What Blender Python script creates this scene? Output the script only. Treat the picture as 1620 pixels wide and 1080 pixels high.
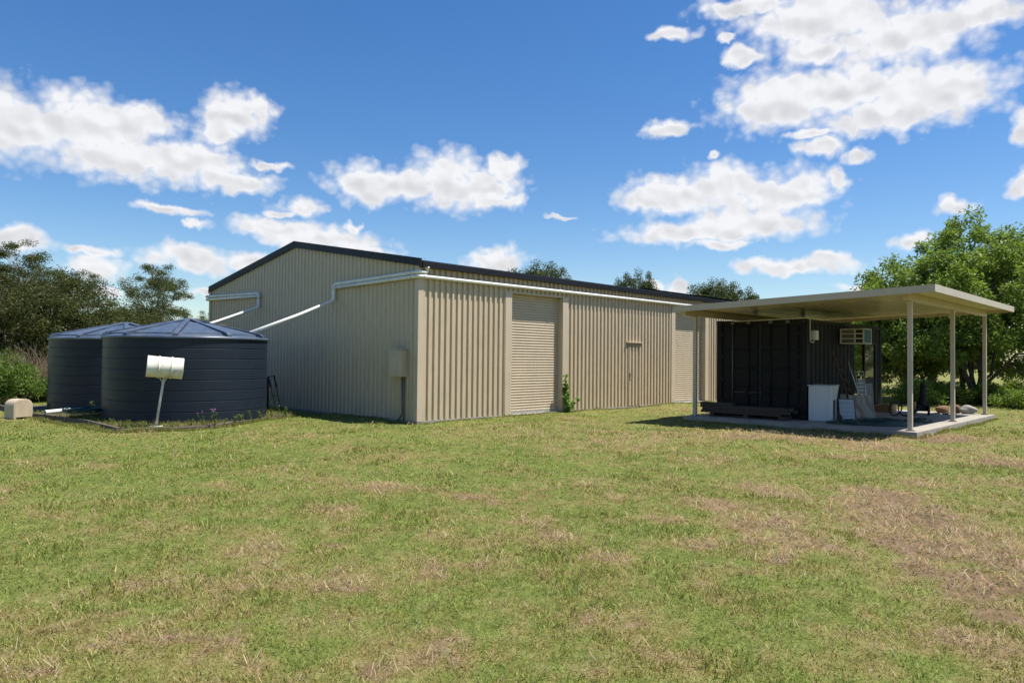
import bpy, bmesh, math, random
import numpy as np
from mathutils import Matrix, Vector

for _o in list(bpy.data.objects):
    bpy.data.objects.remove(_o, do_unlink=True)
SC = bpy.context.scene
COL = SC.collection
PI = math.pi

# ---------------------------------------------------------------- camera
FPX, PITCH, ROLL, YAW = 1152.39, 0.0220, 0.0102, 0.76712
CAM = np.array([13.963, -11.189, 1.6])
_cy, _sy = math.cos(YAW), math.sin(YAW)
def _rz(v):
    return np.array([v[0]*_cy - v[1]*_sy, v[0]*_sy + v[1]*_cy, v[2]])
_cp, _sp = math.cos(PITCH), math.sin(PITCH)
_F = np.array([0, _cp, _sp]); _U = np.array([0, -_sp, _cp]); _R = np.array([1.0, 0, 0])
_cr, _sr = math.cos(ROLL), math.sin(ROLL)
_R, _U = _R*_cr + _U*_sr, _U*_cr - _R*_sr
VR, VU, VF = _rz(_R), _rz(_U), _rz(_F)
HEAD = _rz(np.array([0, 1.0, 0])); SIDE = _rz(np.array([1.0, 0, 0]))
def ray(u, v):
    return VF + VR*(u-810)/FPX - VU*(v-540)/FPX
def gnd(u, v, z=0.0):
    d = ray(u, v); t = (z-CAM[2])/d[2]
    return CAM + d*t
def far(u, depth, z=0.0):
    """point on the ground in the compass direction of u, `depth` metres out"""
    d = ray(u, 560); p = CAM + d*depth
    return np.array([p[0], p[1], z])

cam = bpy.data.cameras.new('camera')
cam.sensor_width = 36.0
cam.lens = 36.0*FPX/1620.0
cam.clip_start = 0.1; cam.clip_end = 5000
co = bpy.data.objects.new('camera', cam); COL.objects.link(co)
m = Matrix(((VR[0], VU[0], -VF[0], CAM[0]), (VR[1], VU[1], -VF[1], CAM[1]), (VR[2], VU[2], -VF[2], CAM[2]), (0, 0, 0, 1)))
co.matrix_world = m
SC.camera = co

# ---------------------------------------------------------------- sun, exposure
SUN = np.array([0.307, 0.296, 1.0]); SUN /= np.linalg.norm(SUN)
SUN_EL = math.asin(SUN[2]); SUN_AZ = math.atan2(SUN[0], SUN[1])   # clockwise from +Y
sl = bpy.data.lights.new('sun', 'SUN'); sl.energy = 4.6; sl.angle = math.radians(0.53); sl.color = (1.0, 0.955, 0.88)
so = bpy.data.objects.new('sun', sl); COL.objects.link(so)
so.rotation_euler = Vector((-SUN[0], -SUN[1], -SUN[2])).to_track_quat('-Z', 'Y').to_euler()
so.location = (30, 30, 60)
SC.view_settings.view_transform = 'Standard'
SC.view_settings.look = 'None'
SC.view_settings.gamma = 1.0
SC.view_settings.use_curve_mapping = False
SC.view_settings.exposure = 0.95
SC.render.engine = 'CYCLES'
SC.cycles.use_denoising = True
SC.cycles.sample_clamp_indirect = 4.0
SC.cycles.max_bounces = 6
SC.cycles.diffuse_bounces = 3
SC.cycles.glossy_bounces = 3
SC.cycles.transmission_bounces = 4
SC.cycles.transparent_max_bounces = 6
SC.cycles.caustics_reflective = False
SC.cycles.caustics_refractive = False

# ---------------------------------------------------------------- node helpers
class NT:
    def __init__(s, tree):
        s.t = tree
    def n(s, typ, **kw):
        nd = s.t.nodes.new(typ)
        for k, v in kw.items():
            setattr(nd, k, v)
        return nd
    def put(s, sock, val):
        if val is None:
            return
        if isinstance(val, bpy.types.NodeSocket):
            s.t.links.new(val, sock)
        else:
            sock.default_value = val
    def math(s, op, a, b=None, c=None, clamp=False):
        nd = s.n('ShaderNodeMath', operation=op, use_clamp=clamp)
        s.put(nd.inputs[0], a); s.put(nd.inputs[1], b); s.put(nd.inputs[2], c)
        return nd.outputs[0]
    def vec(s, op, a, b=None, c=None):
        nd = s.n('ShaderNodeVectorMath', operation=op)
        s.put(nd.inputs[0], a); s.put(nd.inputs[1], b); s.put(nd.inputs[2], c)
        return nd.outputs['Value'] if op in ('LENGTH', 'DOT_PRODUCT', 'DISTANCE') else nd.outputs[0]
    def comb(s, x, y, z):
        nd = s.n('ShaderNodeCombineXYZ'); s.put(nd.inputs[0], x); s.put(nd.inputs[1], y); s.put(nd.inputs[2], z)
        return nd.outputs[0]
    def sep(s, v):
        nd = s.n('ShaderNodeSeparateXYZ'); s.put(nd.inputs[0], v); return nd.outputs
    def noise(s, v, scale, detail=3.0, rough=0.55, dist=0.0, lac=2.0):
        nd = s.n('ShaderNodeTexNoise')
        s.put(nd.inputs['Vector'], v); nd.inputs['Scale'].default_value = scale
        nd.inputs['Detail'].default_value = detail; nd.inputs['Roughness'].default_value = rough
        nd.inputs['Distortion'].default_value = dist; nd.inputs['Lacunarity'].default_value = lac
        return nd.outputs[0]
    def ramp(s, f, lo, hi, a=0.0, b=1.0, smooth=True):
        nd = s.n('ShaderNodeMapRange', interpolation_type='SMOOTHSTEP' if smooth else 'LINEAR')
        s.put(nd.inputs[0], f)
        for i, v in enumerate((lo, hi, a, b)):
            s.put(nd.inputs[1+i], v)
        return nd.outputs[0]
    def mix(s, f, a, b, mode='MIX'):
        nd = s.n('ShaderNodeMix', data_type='RGBA', blend_type=mode)
        s.put(nd.inputs['Factor'], f)
        s.put(nd.inputs[6], a if isinstance(a, bpy.types.NodeSocket) else (*a[:3], 1))
        s.put(nd.inputs[7], b if isinstance(b, bpy.types.NodeSocket) else (*b[:3], 1))
        return nd.outputs[2]

# ---------------------------------------------------------------- world: Nishita sky with cumulus
W = bpy.data.worlds.new('World'); SC.world = W; W.use_nodes = True
W.node_tree.nodes.clear()
w = NT(W.node_tree)
sky = w.n('ShaderNodeTexSky', sky_type='NISHITA')
sky.sun_disc = False; sky.sun_elevation = SUN_EL; sky.sun_rotation = SUN_AZ
sky.altitude = 50; sky.air_density = 1.0; sky.dust_density = 0.35; sky.ozone_density = 2.2
SKY_STRENGTH = 0.052
tc = w.n('ShaderNodeTexCoord')
D = w.vec('NORMALIZE', tc.outputs['Generated'])
dz = w.sep(D)[2]
ax = w.vec('DOT_PRODUCT', D, tuple(SIDE)); ay = w.vec('DOT_PRODUCT', D, tuple(HEAD))
az = w.math('ARCTAN2', ax, ay); el = w.math('ARCSINE', dz)
P = w.comb(az, el, 0.0)
def azel(u, v):
    d = ray(u, v); d = d/np.linalg.norm(d)
    return math.atan2(d@SIDE, d@HEAD), math.asin(d[2])
# cumulus seen in this part of the sky: centre and half sizes of the lobes, in photo pixels
LOBES = [(20,195,115,62),(130,205,115,62),(215,190,75,34),(195,252,125,36),(295,257,95,36),(375,284,75,18),
 (365,185,58,40),(345,212,40,20),(400,172,40,18),(265,330,58,9),(475,330,40,15),(440,362,80,18),(505,378,105,18),(575,392,60,9),
 (30,378,52,22),(160,426,52,22),(150,397,45,9),(312,408,85,22),(400,416,60,14),(330,466,45,8),(175,466,34,9),
 (580,294,66,32),(645,294,80,24),(702,288,66,46),(755,298,70,30),(797,268,32,24),(780,318,52,12),
 (785,412,44,20),(1075,452,18,17),(560,362,14,8),
 (1055,310,80,32),(1145,300,75,40),(1240,306,80,40),(1180,352,115,30),(1100,368,120,20),(1140,388,60,8),(1322,292,18,26),
 (1180,8,85,16),(1300,30,140,50),(1430,55,135,52),(1545,22,95,36),(1290,80,52,22),(1180,88,32,14),(1063,52,36,12),
 (1245,156,115,48),(1350,142,120,48),(1475,146,120,54),(1405,180,140,28),
 (1052,205,42,12),(1130,245,13,8),(1300,233,40,14),(1362,247,28,14),(1515,322,38,12),(1447,380,38,14),(1245,420,105,11),(1315,408,38,15),
 (445,336,24,8),(1150,66,18,8),(1282,214,36,7),(430,260,26,7),(305,350,22,6),(888,342,22,4),(1450,470,40,6),(1040,452,20,6),(115,392,22,6),(1618,205,28,26),(1618,292,26,20),(1350,451,45,7)]
# --- branch A: the quarter of the sky with the recognisable clouds
warp = w.n('ShaderNodeTexNoise'); w.put(warp.inputs['Vector'], P)
warp.inputs['Scale'].default_value = 26; warp.inputs['Detail'].default_value = 4; warp.inputs['Roughness'].default_value = 0.52
Pw = w.vec('MULTIPLY_ADD', w.vec('SUBTRACT', warp.outputs['Color'], (0.5, 0.5, 0.5)), (0.046, 0.036, 0.0), P)
near = None
low = None
for (u, v, rx, ry) in LOBES:
    a, e = azel(u, v)
    ra = abs(azel(u+rx, v)[0]-azel(u-rx, v)[0])/2*1.16; re = abs(azel(u, v+ry)[1]-azel(u, v-ry)[1])/2*1.20
    q = w.vec('MULTIPLY_ADD', Pw, (1/ra, 1/re, 0), (-a/ra, -e/re, 0))
    ln = w.vec('LENGTH', q)
    near = ln if near is None else w.math('SMOOTH_MIN', near, ln, 0.16)
    if rx > 30:
        q2 = w.vec('MULTIPLY_ADD', Pw, (1/ra, 1/re, 0), (-a/ra, -e/re-0.55, 0))
        l2 = w.vec('LENGTH', q2)
        low = l2 if low is None else w.math('SMOOTH_MIN', low, l2, 0.2)
nf = w.noise(P, 60, 5, 0.58, 0.25)
nb = w.noise(w.vec('ADD', P, (0.006, 0.012, 0)), 22, 4, 0.55)
nb2 = w.noise(w.vec('ADD', P, (0.012, 0.030, 0)), 22, 4, 0.55)
nw = w.noise(w.vec('MULTIPLY', P, (1.0, 1.7, 1.0)), 130, 5, 0.65, 0.4)
def voro(scale, off):
    v_ = w.n('ShaderNodeTexVoronoi', feature='SMOOTH_F1', voronoi_dimensions='2D')
    w.put(v_.inputs['Vector'], w.vec('MULTIPLY_ADD', w.vec('SUBTRACT', warp.outputs['Color'], (0.5, 0.5, 0.5)), (0.012, 0.012, 0), w.vec('ADD', w.vec('MULTIPLY', P, (1.0, 1.25, 1.0)), off)))
    v_.inputs['Scale'].default_value = scale; v_.inputs['Smoothness'].default_value = 0.35
    return v_.outputs['Distance']
b1 = voro(34, (0.0, 0.0, 0.0)); b1s = voro(34, (0.004, 0.009, 0.0)); b2 = voro(82, (0.3, 0.1, 0.0))
puff = w.math('ADD', w.math('MULTIPLY', w.math('SUBTRACT', 0.46, b1), 0.46), w.math('MULTIPLY', w.math('SUBTRACT', 0.42, b2), 0.24))
dens = w.math('ADD', w.math('ADD', w.math('SUBTRACT', 0.98, near), puff), w.math('ADD', w.math('MULTIPLY', w.math('SUBTRACT', nf, 0.5), 0.32), w.math('MULTIPLY', w.math('SUBTRACT', nw, 0.5), 0.16)))
alpha = w.math('MULTIPLY', w.math('POWER', w.ramp(dens, -0.10, 0.48, smooth=False), 1.25), 1.04, clamp=True)
alpha = w.math('MULTIPLY', alpha, 0.97)
relief = w.math('ADD', w.math('MULTIPLY', w.math('SUBTRACT', nb, nb2), 0.7), w.math('MULTIPLY', w.math('SUBTRACT', b1s, b1), 0.6))
inner = w.ramp(dens, 0.30, 1.0)
shade = w.math('ADD', w.math('ADD', w.math('MULTIPLY', inner, 0.10), w.math('MULTIPLY', w.ramp(w.math('SUBTRACT', low, near), -0.15, 0.55), w.math('MULTIPLY', w.ramp(dens, 0.1, 0.7), 0.34))), w.math('MULTIPLY', relief, 1.2), clamp=True)
hs = w.n('ShaderNodeHueSaturation'); w.put(hs.inputs['Color'], sky.outputs[0]); hs.inputs['Saturation'].default_value = 1.32; hs.inputs['Hue'].default_value = 0.506; hs.inputs['Value'].default_value = 1.42
SKYC = hs.outputs[0]
CL_W = (9.3, 9.35, 9.6); CL_G = (6.0, 6.05, 6.3)
cloudA = w.mix(shade, CL_W, CL_G)
skyA = w.mix(alpha, SKYC, cloudA)
bgA = w.n('ShaderNodeBackground'); w.put(bgA.inputs[0], skyA); bgA.inputs[1].default_value = SKY_STRENGTH
# --- branch B: the rest of the sky, fair-weather cumulus of the same kind
gn = w.noise(w.vec('MULTIPLY', D, (1.0, 1.0, 2.2)), 4.2, 6, 0.6, 0.3)
alB = w.math('MULTIPLY', w.math('MULTIPLY', w.ramp(gn, 0.59, 0.72), 0.9), w.ramp(dz, 0.0, 0.06))
skyB = w.mix(alB, SKYC, (6.6, 6.8, 7.2))
bgB = w.n('ShaderNodeBackground'); w.put(bgB.inputs[0], skyB); bgB.inputs[1].default_value = SKY_STRENGTH
inA = w.math('MULTIPLY', w.ramp(w.math('ABSOLUTE', az), 0.72, 0.86, 1.0, 0.0), w.ramp(el, 0.50, 0.62, 1.0, 0.0))
inA = w.math('MULTIPLY', inA, w.ramp(el, -0.05, 0.0, 0.0, 1.0))
mx = w.n('ShaderNodeMixShader'); w.put(mx.inputs[0], inA)
w.t.links.new(bgB.outputs[0], mx.inputs[1]); w.t.links.new(bgA.outputs[0], mx.inputs[2])
wo = w.n('ShaderNodeOutputWorld'); w.t.links.new(mx.outputs[0], wo.inputs[0])
W.cycles.sampling_method = 'MANUAL'
W.cycles.sample_map_resolution = 512

# ---------------------------------------------------------------- materials
MATS = {}
def material(name, col, rough=0.6, metal=0.0, var=0.10, vscale=3.0, bump=0.0, bscale=40.0, dirt=None, dirt_amt=0.0, spec=0.5, coat=0.0, stretch=(1, 1, 1), island=0.0):
    if name in MATS:
        return MATS[name]
    mt = bpy.data.materials.new(name); mt.use_nodes = True
    nt = NT(mt.node_tree); b = mt.node_tree.nodes['Principled BSDF']
    geo = nt.n('ShaderNodeNewGeometry')
    pos = nt.vec('MULTIPLY', geo.outputs['Position'], stretch)
    n1 = nt.noise(pos, vscale, 4, 0.6)
    f = nt.math('MULTIPLY_ADD', nt.math('SUBTRACT', n1, 0.5), var*2.4, 1.0)
    if island:
        f = nt.math('MULTIPLY', f, nt.math('MULTIPLY_ADD', nt.math('SUBTRACT', geo.outputs['Random Per Island'], 0.5), island*2, 1.0))
    c = nt.vec('MULTIPLY', tuple(col), nt.comb(f, f, f))
    if dirt is not None:
        d1 = nt.noise(nt.vec('MULTIPLY', geo.outputs['Position'], (1.7, 1.7, 0.9)), 2.4, 6, 0.68)
        d2 = nt.noise(geo.outputs['Position'], 28, 4, 0.6)
        fac = nt.math('MULTIPLY', nt.ramp(nt.math('ADD', d1, nt.math('MULTIPLY', d2, 0.35)), 0.58, 0.86), dirt_amt)
        c = nt.mix(fac, c, dirt)
    nt.put(b.inputs['Base Color'], c)
    r1 = nt.math('MULTIPLY_ADD', nt.math('SUBTRACT', n1, 0.5), 0.25, rough, clamp=True)
    nt.put(b.inputs['Roughness'], r1)
    b.inputs['Metallic'].default_value = metal
    b.inputs['Specular IOR Level'].default_value = spec
    if coat:
        b.inputs['Coat Weight'].default_value = coat
    if bump:
        bn = nt.n('ShaderNodeBump'); bn.inputs['Strength'].default_value = bump; bn.inputs['Distance'].default_value = 0.02
        nt.put(bn.inputs['Height'], nt.noise(geo.outputs['Position'], bscale, 5, 0.65))
        nt.put(b.inputs['Normal'], bn.outputs[0])
    MATS[name] = mt
    return mt

def leaf_material(name, col, col2, trans=0.35, rough=0.5):
    if name in MATS:
        return MATS[name]
    mt = bpy.data.materials.new(name); mt.use_nodes = True
    nt = NT(mt.node_tree); nodes = mt.node_tree.nodes
    b = nodes['Principled BSDF']; out = nodes['Material Output']
    geo = nt.n('ShaderNodeNewGeometry')
    info = nt.n('ShaderNodeObjectInfo')
    n1 = nt.noise(geo.outputs['Position'], 0.9, 3, 0.6)
    f = nt.math('ADD', nt.math('MULTIPLY', geo.outputs['Random Per Island'], 0.6), nt.math('MULTIPLY', nt.ramp(n1, 0.3, 0.7), 0.4))
    c = nt.mix(f, col, col2)
    k = nt.math('MULTIPLY_ADD', info.outputs['Random'], 0.35, 0.82)
    c = nt.vec('MULTIPLY', c, nt.comb(k, k, k))
    nt.put(b.inputs['Base Color'], c); b.inputs['Roughness'].default_value = rough
    b.inputs['Specular IOR Level'].default_value = 0.18
    tr = nt.n('ShaderNodeBsdfTranslucent')
    nt.put(tr.inputs['Color'], nt.vec('MULTIPLY', c, (1.25, 1.35, 0.7)))
    ms = nt.n('ShaderNodeMixShader'); ms.inputs[0].default_value = trans
    mt.node_tree.links.new(b.outputs[0], ms.inputs[1]); mt.node_tree.links.new(tr.outputs[0], ms.inputs[2])
    mt.node_tree.links.new(ms.outputs[0], out.inputs['Surface'])
    MATS[name] = mt
    return mt

M = {}
M['cream'] = material('cream_cladding', (0.510, 0.410, 0.284), 0.42, var=0.05, vscale=1.2, stretch=(1, 1, 0.25), dirt=(0.33, 0.28, 0.20), dirt_amt=0.30)
M['cream_flash'] = material('cream_flashing', (0.515, 0.425, 0.312), 0.40, var=0.04, vscale=1.0, dirt=(0.35, 0.30, 0.22), dirt_amt=0.2)
M['curtain'] = material('roller_curtain', (0.505, 0.413, 0.303), 0.45, var=0.05, vscale=1.0, dirt=(0.36, 0.30, 0.22), dirt_amt=0.3)
M['roof_dark'] = material('dark_steel_roof', (0.010, 0.011, 0.016), 0.5, var=0.12, vscale=1.5, spec=0.3)
M['alu'] = material('aluminium', (0.62, 0.62, 0.60), 0.35, metal=0.7, var=0.1, vscale=8)
M['pvc'] = material('white_pvc', (0.72, 0.72, 0.69), 0.35, var=0.05, vscale=2.0, dirt=(0.45, 0.43, 0.36), dirt_amt=0.35)
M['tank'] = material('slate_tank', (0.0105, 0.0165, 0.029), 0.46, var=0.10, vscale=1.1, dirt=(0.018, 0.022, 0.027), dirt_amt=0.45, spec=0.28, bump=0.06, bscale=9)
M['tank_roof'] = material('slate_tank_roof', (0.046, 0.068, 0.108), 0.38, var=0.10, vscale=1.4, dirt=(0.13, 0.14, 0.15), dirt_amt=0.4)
M['white_paint'] = material('old_white_paint', (0.74, 0.71, 0.63), 0.9, spec=0.1, var=0.07, vscale=6, dirt=(0.36, 0.29, 0.19), dirt_amt=0.55)
M['post_cream'] = material('carport_cream', (0.48, 0.405, 0.315), 0.42, var=0.05, vscale=1.4, dirt=(0.30, 0.26, 0.20), dirt_amt=0.25)
M['carport_roof'] = material('carport_panel', (0.66, 0.56, 0.40), 0.25, var=0.06, vscale=0.8, stretch=(3, 0.4, 1), dirt=(0.28, 0.24, 0.16), dirt_amt=0.3)
M['concrete'] = material('concrete', (0.30, 0.272, 0.232), 0.85, var=0.14, vscale=2.2, bump=0.25, bscale=60, dirt=(0.22, 0.19, 0.15), dirt_amt=0.6)
M['container'] = material('charcoal_container', (0.007, 0.0072, 0.0084), 0.65, spec=0.22, var=0.25, vscale=2.5, dirt=(0.022, 0.018, 0.015), dirt_amt=0.35)
M['worn_steel'] = material('worn_steel', (0.11, 0.105, 0.10), 0.5, metal=0.4, var=0.3, vscale=9)
M['black_rubber'] = material('black_rubber', (0.012, 0.012, 0.012), 0.7, var=0.2)
M['sleeper'] = material('weathered_sleeper', (0.095, 0.078, 0.060), 0.9, var=0.25, vscale=6, bump=0.5, bscale=30, dirt=(0.06, 0.05, 0.04), dirt_amt=0.6, stretch=(1, 1, 3))
M['plank'] = material('old_plank', (0.055, 0.041, 0.031), 0.85, var=0.3, vscale=5, bump=0.4, bscale=30, stretch=(0.6, 4, 4))
M['dirt'] = material('bare_dirt', (0.075, 0.060, 0.040), 0.95, var=0.35, vscale=3.0, bump=0.6, bscale=18)
M['poly'] = material('beige_poly', (0.47, 0.385, 0.275), 0.5, var=0.06, vscale=5, dirt=(0.30, 0.24, 0.16), dirt_amt=0.35)
M['green_hose'] = material('green_hose', (0.012, 0.050, 0.042), 0.45, var=0.2)
M['ac_white'] = material('ac_white', (0.55, 0.53, 0.46), 0.5, var=0.06, dirt=(0.3, 0.26, 0.2), dirt_amt=0.3)
M['ac_coil'] = material('ac_coil', (0.10, 0.20, 0.26), 0.45, var=0.25, vscale=14)  # blue of the sky reflected in the coil, put into its base colour
M['dark_gap'] = material('dark_vent', (0.03, 0.028, 0.026), 0.8)
M['laundry'] = material('white_enamel', (0.50, 0.525, 0.56), 0.35, var=0.05, dirt=(0.40, 0.38, 0.34), dirt_amt=0.35)
M['canvas'] = material('canvas', (0.34, 0.30, 0.24), 0.9, var=0.18, vscale=5, bump=0.3)
M['pale_panel'] = material('pale_panel', (0.40, 0.45, 0.47), 0.3, var=0.1, vscale=3)
M['grey_board'] = material('grey_board', (0.24, 0.235, 0.22), 0.8, var=0.2, vscale=5)
M['rust'] = material('rusty_steel', (0.075, 0.038, 0.024), 0.85, var=0.35, vscale=7)
M['red'] = material('red_plastic', (0.36, 0.020, 0.018), 0.4, var=0.1)
M['wood_box'] = material('orange_wood', (0.33, 0.165, 0.062), 0.7, var=0.2, vscale=6)
M['rock_pale'] = material('grey_rock', (0.28, 0.26, 0.235), 0.9, var=0.3, vscale=5, bump=0.6, bscale=14)
M['rock_red'] = material('rusty_rock', (0.16, 0.085, 0.052), 0.9, var=0.3, vscale=5, bump=0.6, bscale=14)
M['bag'] = material('black_bag', (0.005, 0.005, 0.006), 0.8, var=0.3, vscale=6, bump=0.4, bscale=10)
M['yellow'] = material('faded_yellow', (0.30, 0.22, 0.06), 0.6, var=0.15)
M['glass'] = material('dark_glass', (0.03, 0.035, 0.035), 0.06, var=0.0, spec=0.6)
M['bark'] = material('tree_bark', (0.105, 0.085, 0.066), 0.9, var=0.35, vscale=4, bump=0.5, bscale=12)
M['bark_pale'] = material('gum_bark', (0.27, 0.245, 0.205), 0.85, var=0.3, vscale=2.5, stretch=(1, 1, 0.4), bump=0.2, bscale=10)
M['straw'] = material('dry_reed', (0.17, 0.12, 0.075), 0.9, var=0.3, vscale=3, island=0.35)
M['leaf_gum'] = leaf_material('gum_leaf', (0.040, 0.056, 0.020), (0.092, 0.106, 0.036), 0.28)
M['leaf_wattle'] = leaf_material('wattle_leaf', (0.040, 0.053, 0.016), (0.096, 0.102, 0.030), 0.28)
M['leaf_far'] = leaf_material('far_leaf', (0.045, 0.065, 0.024), (0.10, 0.115, 0.042), 0.28)
M['leaf_green'] = leaf_material('broad_leaf', (0.080, 0.135, 0.028), (0.230, 0.295, 0.065), 0.40)
M['leaf_weed'] = leaf_material('weed_leaf', (0.070, 0.125, 0.026), (0.16, 0.215, 0.050), 0.4)
M['leaf_vine'] = leaf_material('vine_leaf', (0.075, 0.15, 0.035), (0.19, 0.27, 0.07), 0.4)
M['purple'] = material('purple_petal', (0.30, 0.075, 0.34), 0.7, var=0.2)

# ---------------------------------------------------------------- mesh helpers
def link(name, me, mats=None, parent=None, loc=None, rot=None):
    o = bpy.data.objects.new(name, me); COL.objects.link(o)
    if mats is not None and me is not None:
        for mm in (mats if isinstance(mats, (list, tuple)) else [mats]):
            me.materials.append(mm)
    if parent is not None:
        o.parent = parent
    if loc is not None:
        o.location = loc
    if rot is not None:
        o.rotation_euler = rot
    return o
def tag(o, label, cat, group=None, kind=None):
    o['label'] = label
    if cat: o['category'] = cat
    if group: o['group'] = group
    if kind: o['kind'] = kind
    return o
def struct(o):
    o['kind'] = 'structure'; return o
def thing(name, label, cat, loc=(0, 0, 0), rz=0.0, group=None):
    o = bpy.data.objects.new(name, None); COL.objects.link(o)
    o.location = loc; o.rotation_euler = (0, 0, rz); o.empty_display_size = 0.2
    return tag(o, label, cat, group)

class MB:
    """collects shapes into one mesh"""
    def __init__(s):
        s.bm = bmesh.new()
    def box(s, x0, x1, y0, y1, z0, z1, bev=0.0, mtx=None):
        b = bmesh.new()
        bmesh.ops.create_cube(b, size=1.0)
        for v in b.verts:
            v.co = Vector(((x0+x1)/2+v.co.x*(x1-x0), (y0+y1)/2+v.co.y*(y1-y0), (z0+z1)/2+v.co.z*(z1-z0)))
        if bev:
            bmesh.ops.bevel(b, geom=b.edges[:], offset=bev, segments=2, profile=0.7, affect='EDGES')
        return s._merge(b, mtx)
    def _merge(s, b, mtx=None):
        if mtx is not None:
            bmesh.ops.transform(b, matrix=mtx, verts=b.verts[:])
        mp = {}
        for v in b.verts:
            mp[v] = s.bm.verts.new(v.co)
        for f in b.faces:
            try:
                nf = s.bm.faces.new([mp[v] for v in f.verts]); nf.smooth = f.smooth
            except ValueError:
                pass
        b.free(); return s
    def tube(s, pts, r, n=10, cap=True, smooth=True):
        pts = [Vector(p) for p in pts]
        rs = r if isinstance(r, (list, tuple)) else [r]*len(pts)
        rings = []
        up = None
        for i, p in enumerate(pts):
            t = (pts[min(i+1, len(pts)-1)]-pts[max(i-1, 0)])
            if t.length < 1e-9: t = Vector((0, 0, 1))
            t.normalize()
            if up is None:
                up = Vector((0, 0, 1)) if abs(t.z) < 0.95 else Vector((1, 0, 0))
            a = t.cross(up)
            if a.length < 1e-4: a = t.orthogonal()
            a.normalize(); bb = a.cross(t).normalized(); up = bb
            rings.append([s.bm.verts.new(p + a*rs[i]*math.cos(2*PI*k/n) + bb*rs[i]*math.sin(2*PI*k/n)) for k in range(n)])
        for i in range(len(rings)-1):
            for k in range(n):
                f = s.bm.faces.new((rings[i][k], rings[i][(k+1) % n], rings[i+1][(k+1) % n], rings[i+1][k])); f.smooth = smooth
        if cap:
            s.bm.faces.new(rings[0][::-1]); s.bm.faces.new(rings[-1])
        return s
    def lathe(s, prof, n=48, center=(0, 0), smooth=True):
        rings = []
        for (r, z) in prof:
            if r < 1e-6:
                rings.append([s.bm.verts.new((center[0], center[1], z))])
            else:
                rings.append([s.bm.verts.new((center[0]+r*math.cos(2*PI*k/n), center[1]+r*math.sin(2*PI*k/n), z)) for k in range(n)])
        for a, b in zip(rings[:-1], rings[1:]):
            for k in range(n):
                k2 = (k+1) % n
                if len(a) == 1 and len(b) == 1: continue
                if len(a) == 1: f = s.bm.faces.new((a[0], b[k], b[k2]))
                elif len(b) == 1: f = s.bm.faces.new((a[k], a[k2], b[0]))
                else: f = s.bm.faces.new((a[k], a[k2], b[k2], b[k]))
                f.smooth = smooth
        return s
    def face(s, pts, smooth=False):
        f = s.bm.faces.new([s.bm.verts.new(p) for p in pts]); f.smooth = smooth; return s
    def prism(s, poly, y0, y1, mtx=None, bev=0.0):
        """polygon in x,z extruded along y"""
        b = bmesh.new()
        A = [b.verts.new((x, y0, z)) for x, z in poly]; B = [b.verts.new((x, y1, z)) for x, z in poly]
        b.faces.new(A); b.faces.new(B[::-1])
        for i in range(len(poly)):
            j = (i+1) % len(poly)
            b.faces.new((A[j], A[i], B[i], B[j]))
        bmesh.ops.recalc_face_normals(b, faces=b.faces[:])
        if bev:
            bmesh.ops.bevel(b, geom=b.edges[:], offset=bev, segments=2, profile=0.7, affect='EDGES')
        return s._merge(b, mtx)
    def build(s, name, mat, parent=None, loc=None, rot=None, fix=True):
        if fix:
            bmesh.ops.recalc_face_normals(s.bm, faces=s.bm.faces[:])
        me = bpy.data.meshes.new(name); s.bm.to_mesh(me); s.bm.free()
        return link(name, me, mat, parent, loc, rot)

def bend(pts, rad=0.12, k=5):
    """round the corners of a polyline"""
    pts = [Vector(p) for p in pts]; out = [pts[0]]
    for i in range(1, len(pts)-1):
        a, b, c = pts[i-1], pts[i], pts[i+1]
        d1 = (a-b); d2 = (c-b); L = min(rad, d1.length*0.45, d2.length*0.45)
        p, q = b+d1.normalized()*L, b+d2.normalized()*L
        for j in range(k+1):
            t = j/k
            out.append(p*(1-t)**2 + b*2*t*(1-t) + q*t*t)
    out.append(pts[-1]); return out

def np_mesh(name, verts, quads=None, tris=None, smooth=False, cols=None):
    me = bpy.data.meshes.new(name)
    nq = 0 if quads is None else len(quads); ntr = 0 if tris is None else len(tris)
    me.vertices.add(len(verts)); me.vertices.foreach_set('co', np.asarray(verts, dtype=np.float32).ravel())
    loops = []
    if nq: loops.append(np.asarray(quads, dtype=np.int32).ravel())
    if ntr: loops.append(np.asarray(tris, dtype=np.int32).ravel())
    loops = np.concatenate(loops)
    me.loops.add(len(loops)); me.loops.foreach_set('vertex_index', loops)
    starts = np.concatenate([np.arange(nq)*4, nq*4+np.arange(ntr)*3]).astype(np.int32)
    me.polygons.add(nq+ntr); me.polygons.foreach_set('loop_start', starts)
    if smooth:
        me.polygons.foreach_set('use_smooth', np.ones(nq+ntr, dtype=bool))
    me.update(calc_edges=True)
    if cols is not None:
        at = me.color_attributes.new('col', 'FLOAT_COLOR', 'POINT')
        c4 = np.ones((len(verts), 4), dtype=np.float32); c4[:, :3] = cols
        at.data.foreach_set('color', c4.ravel())
    return me

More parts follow.
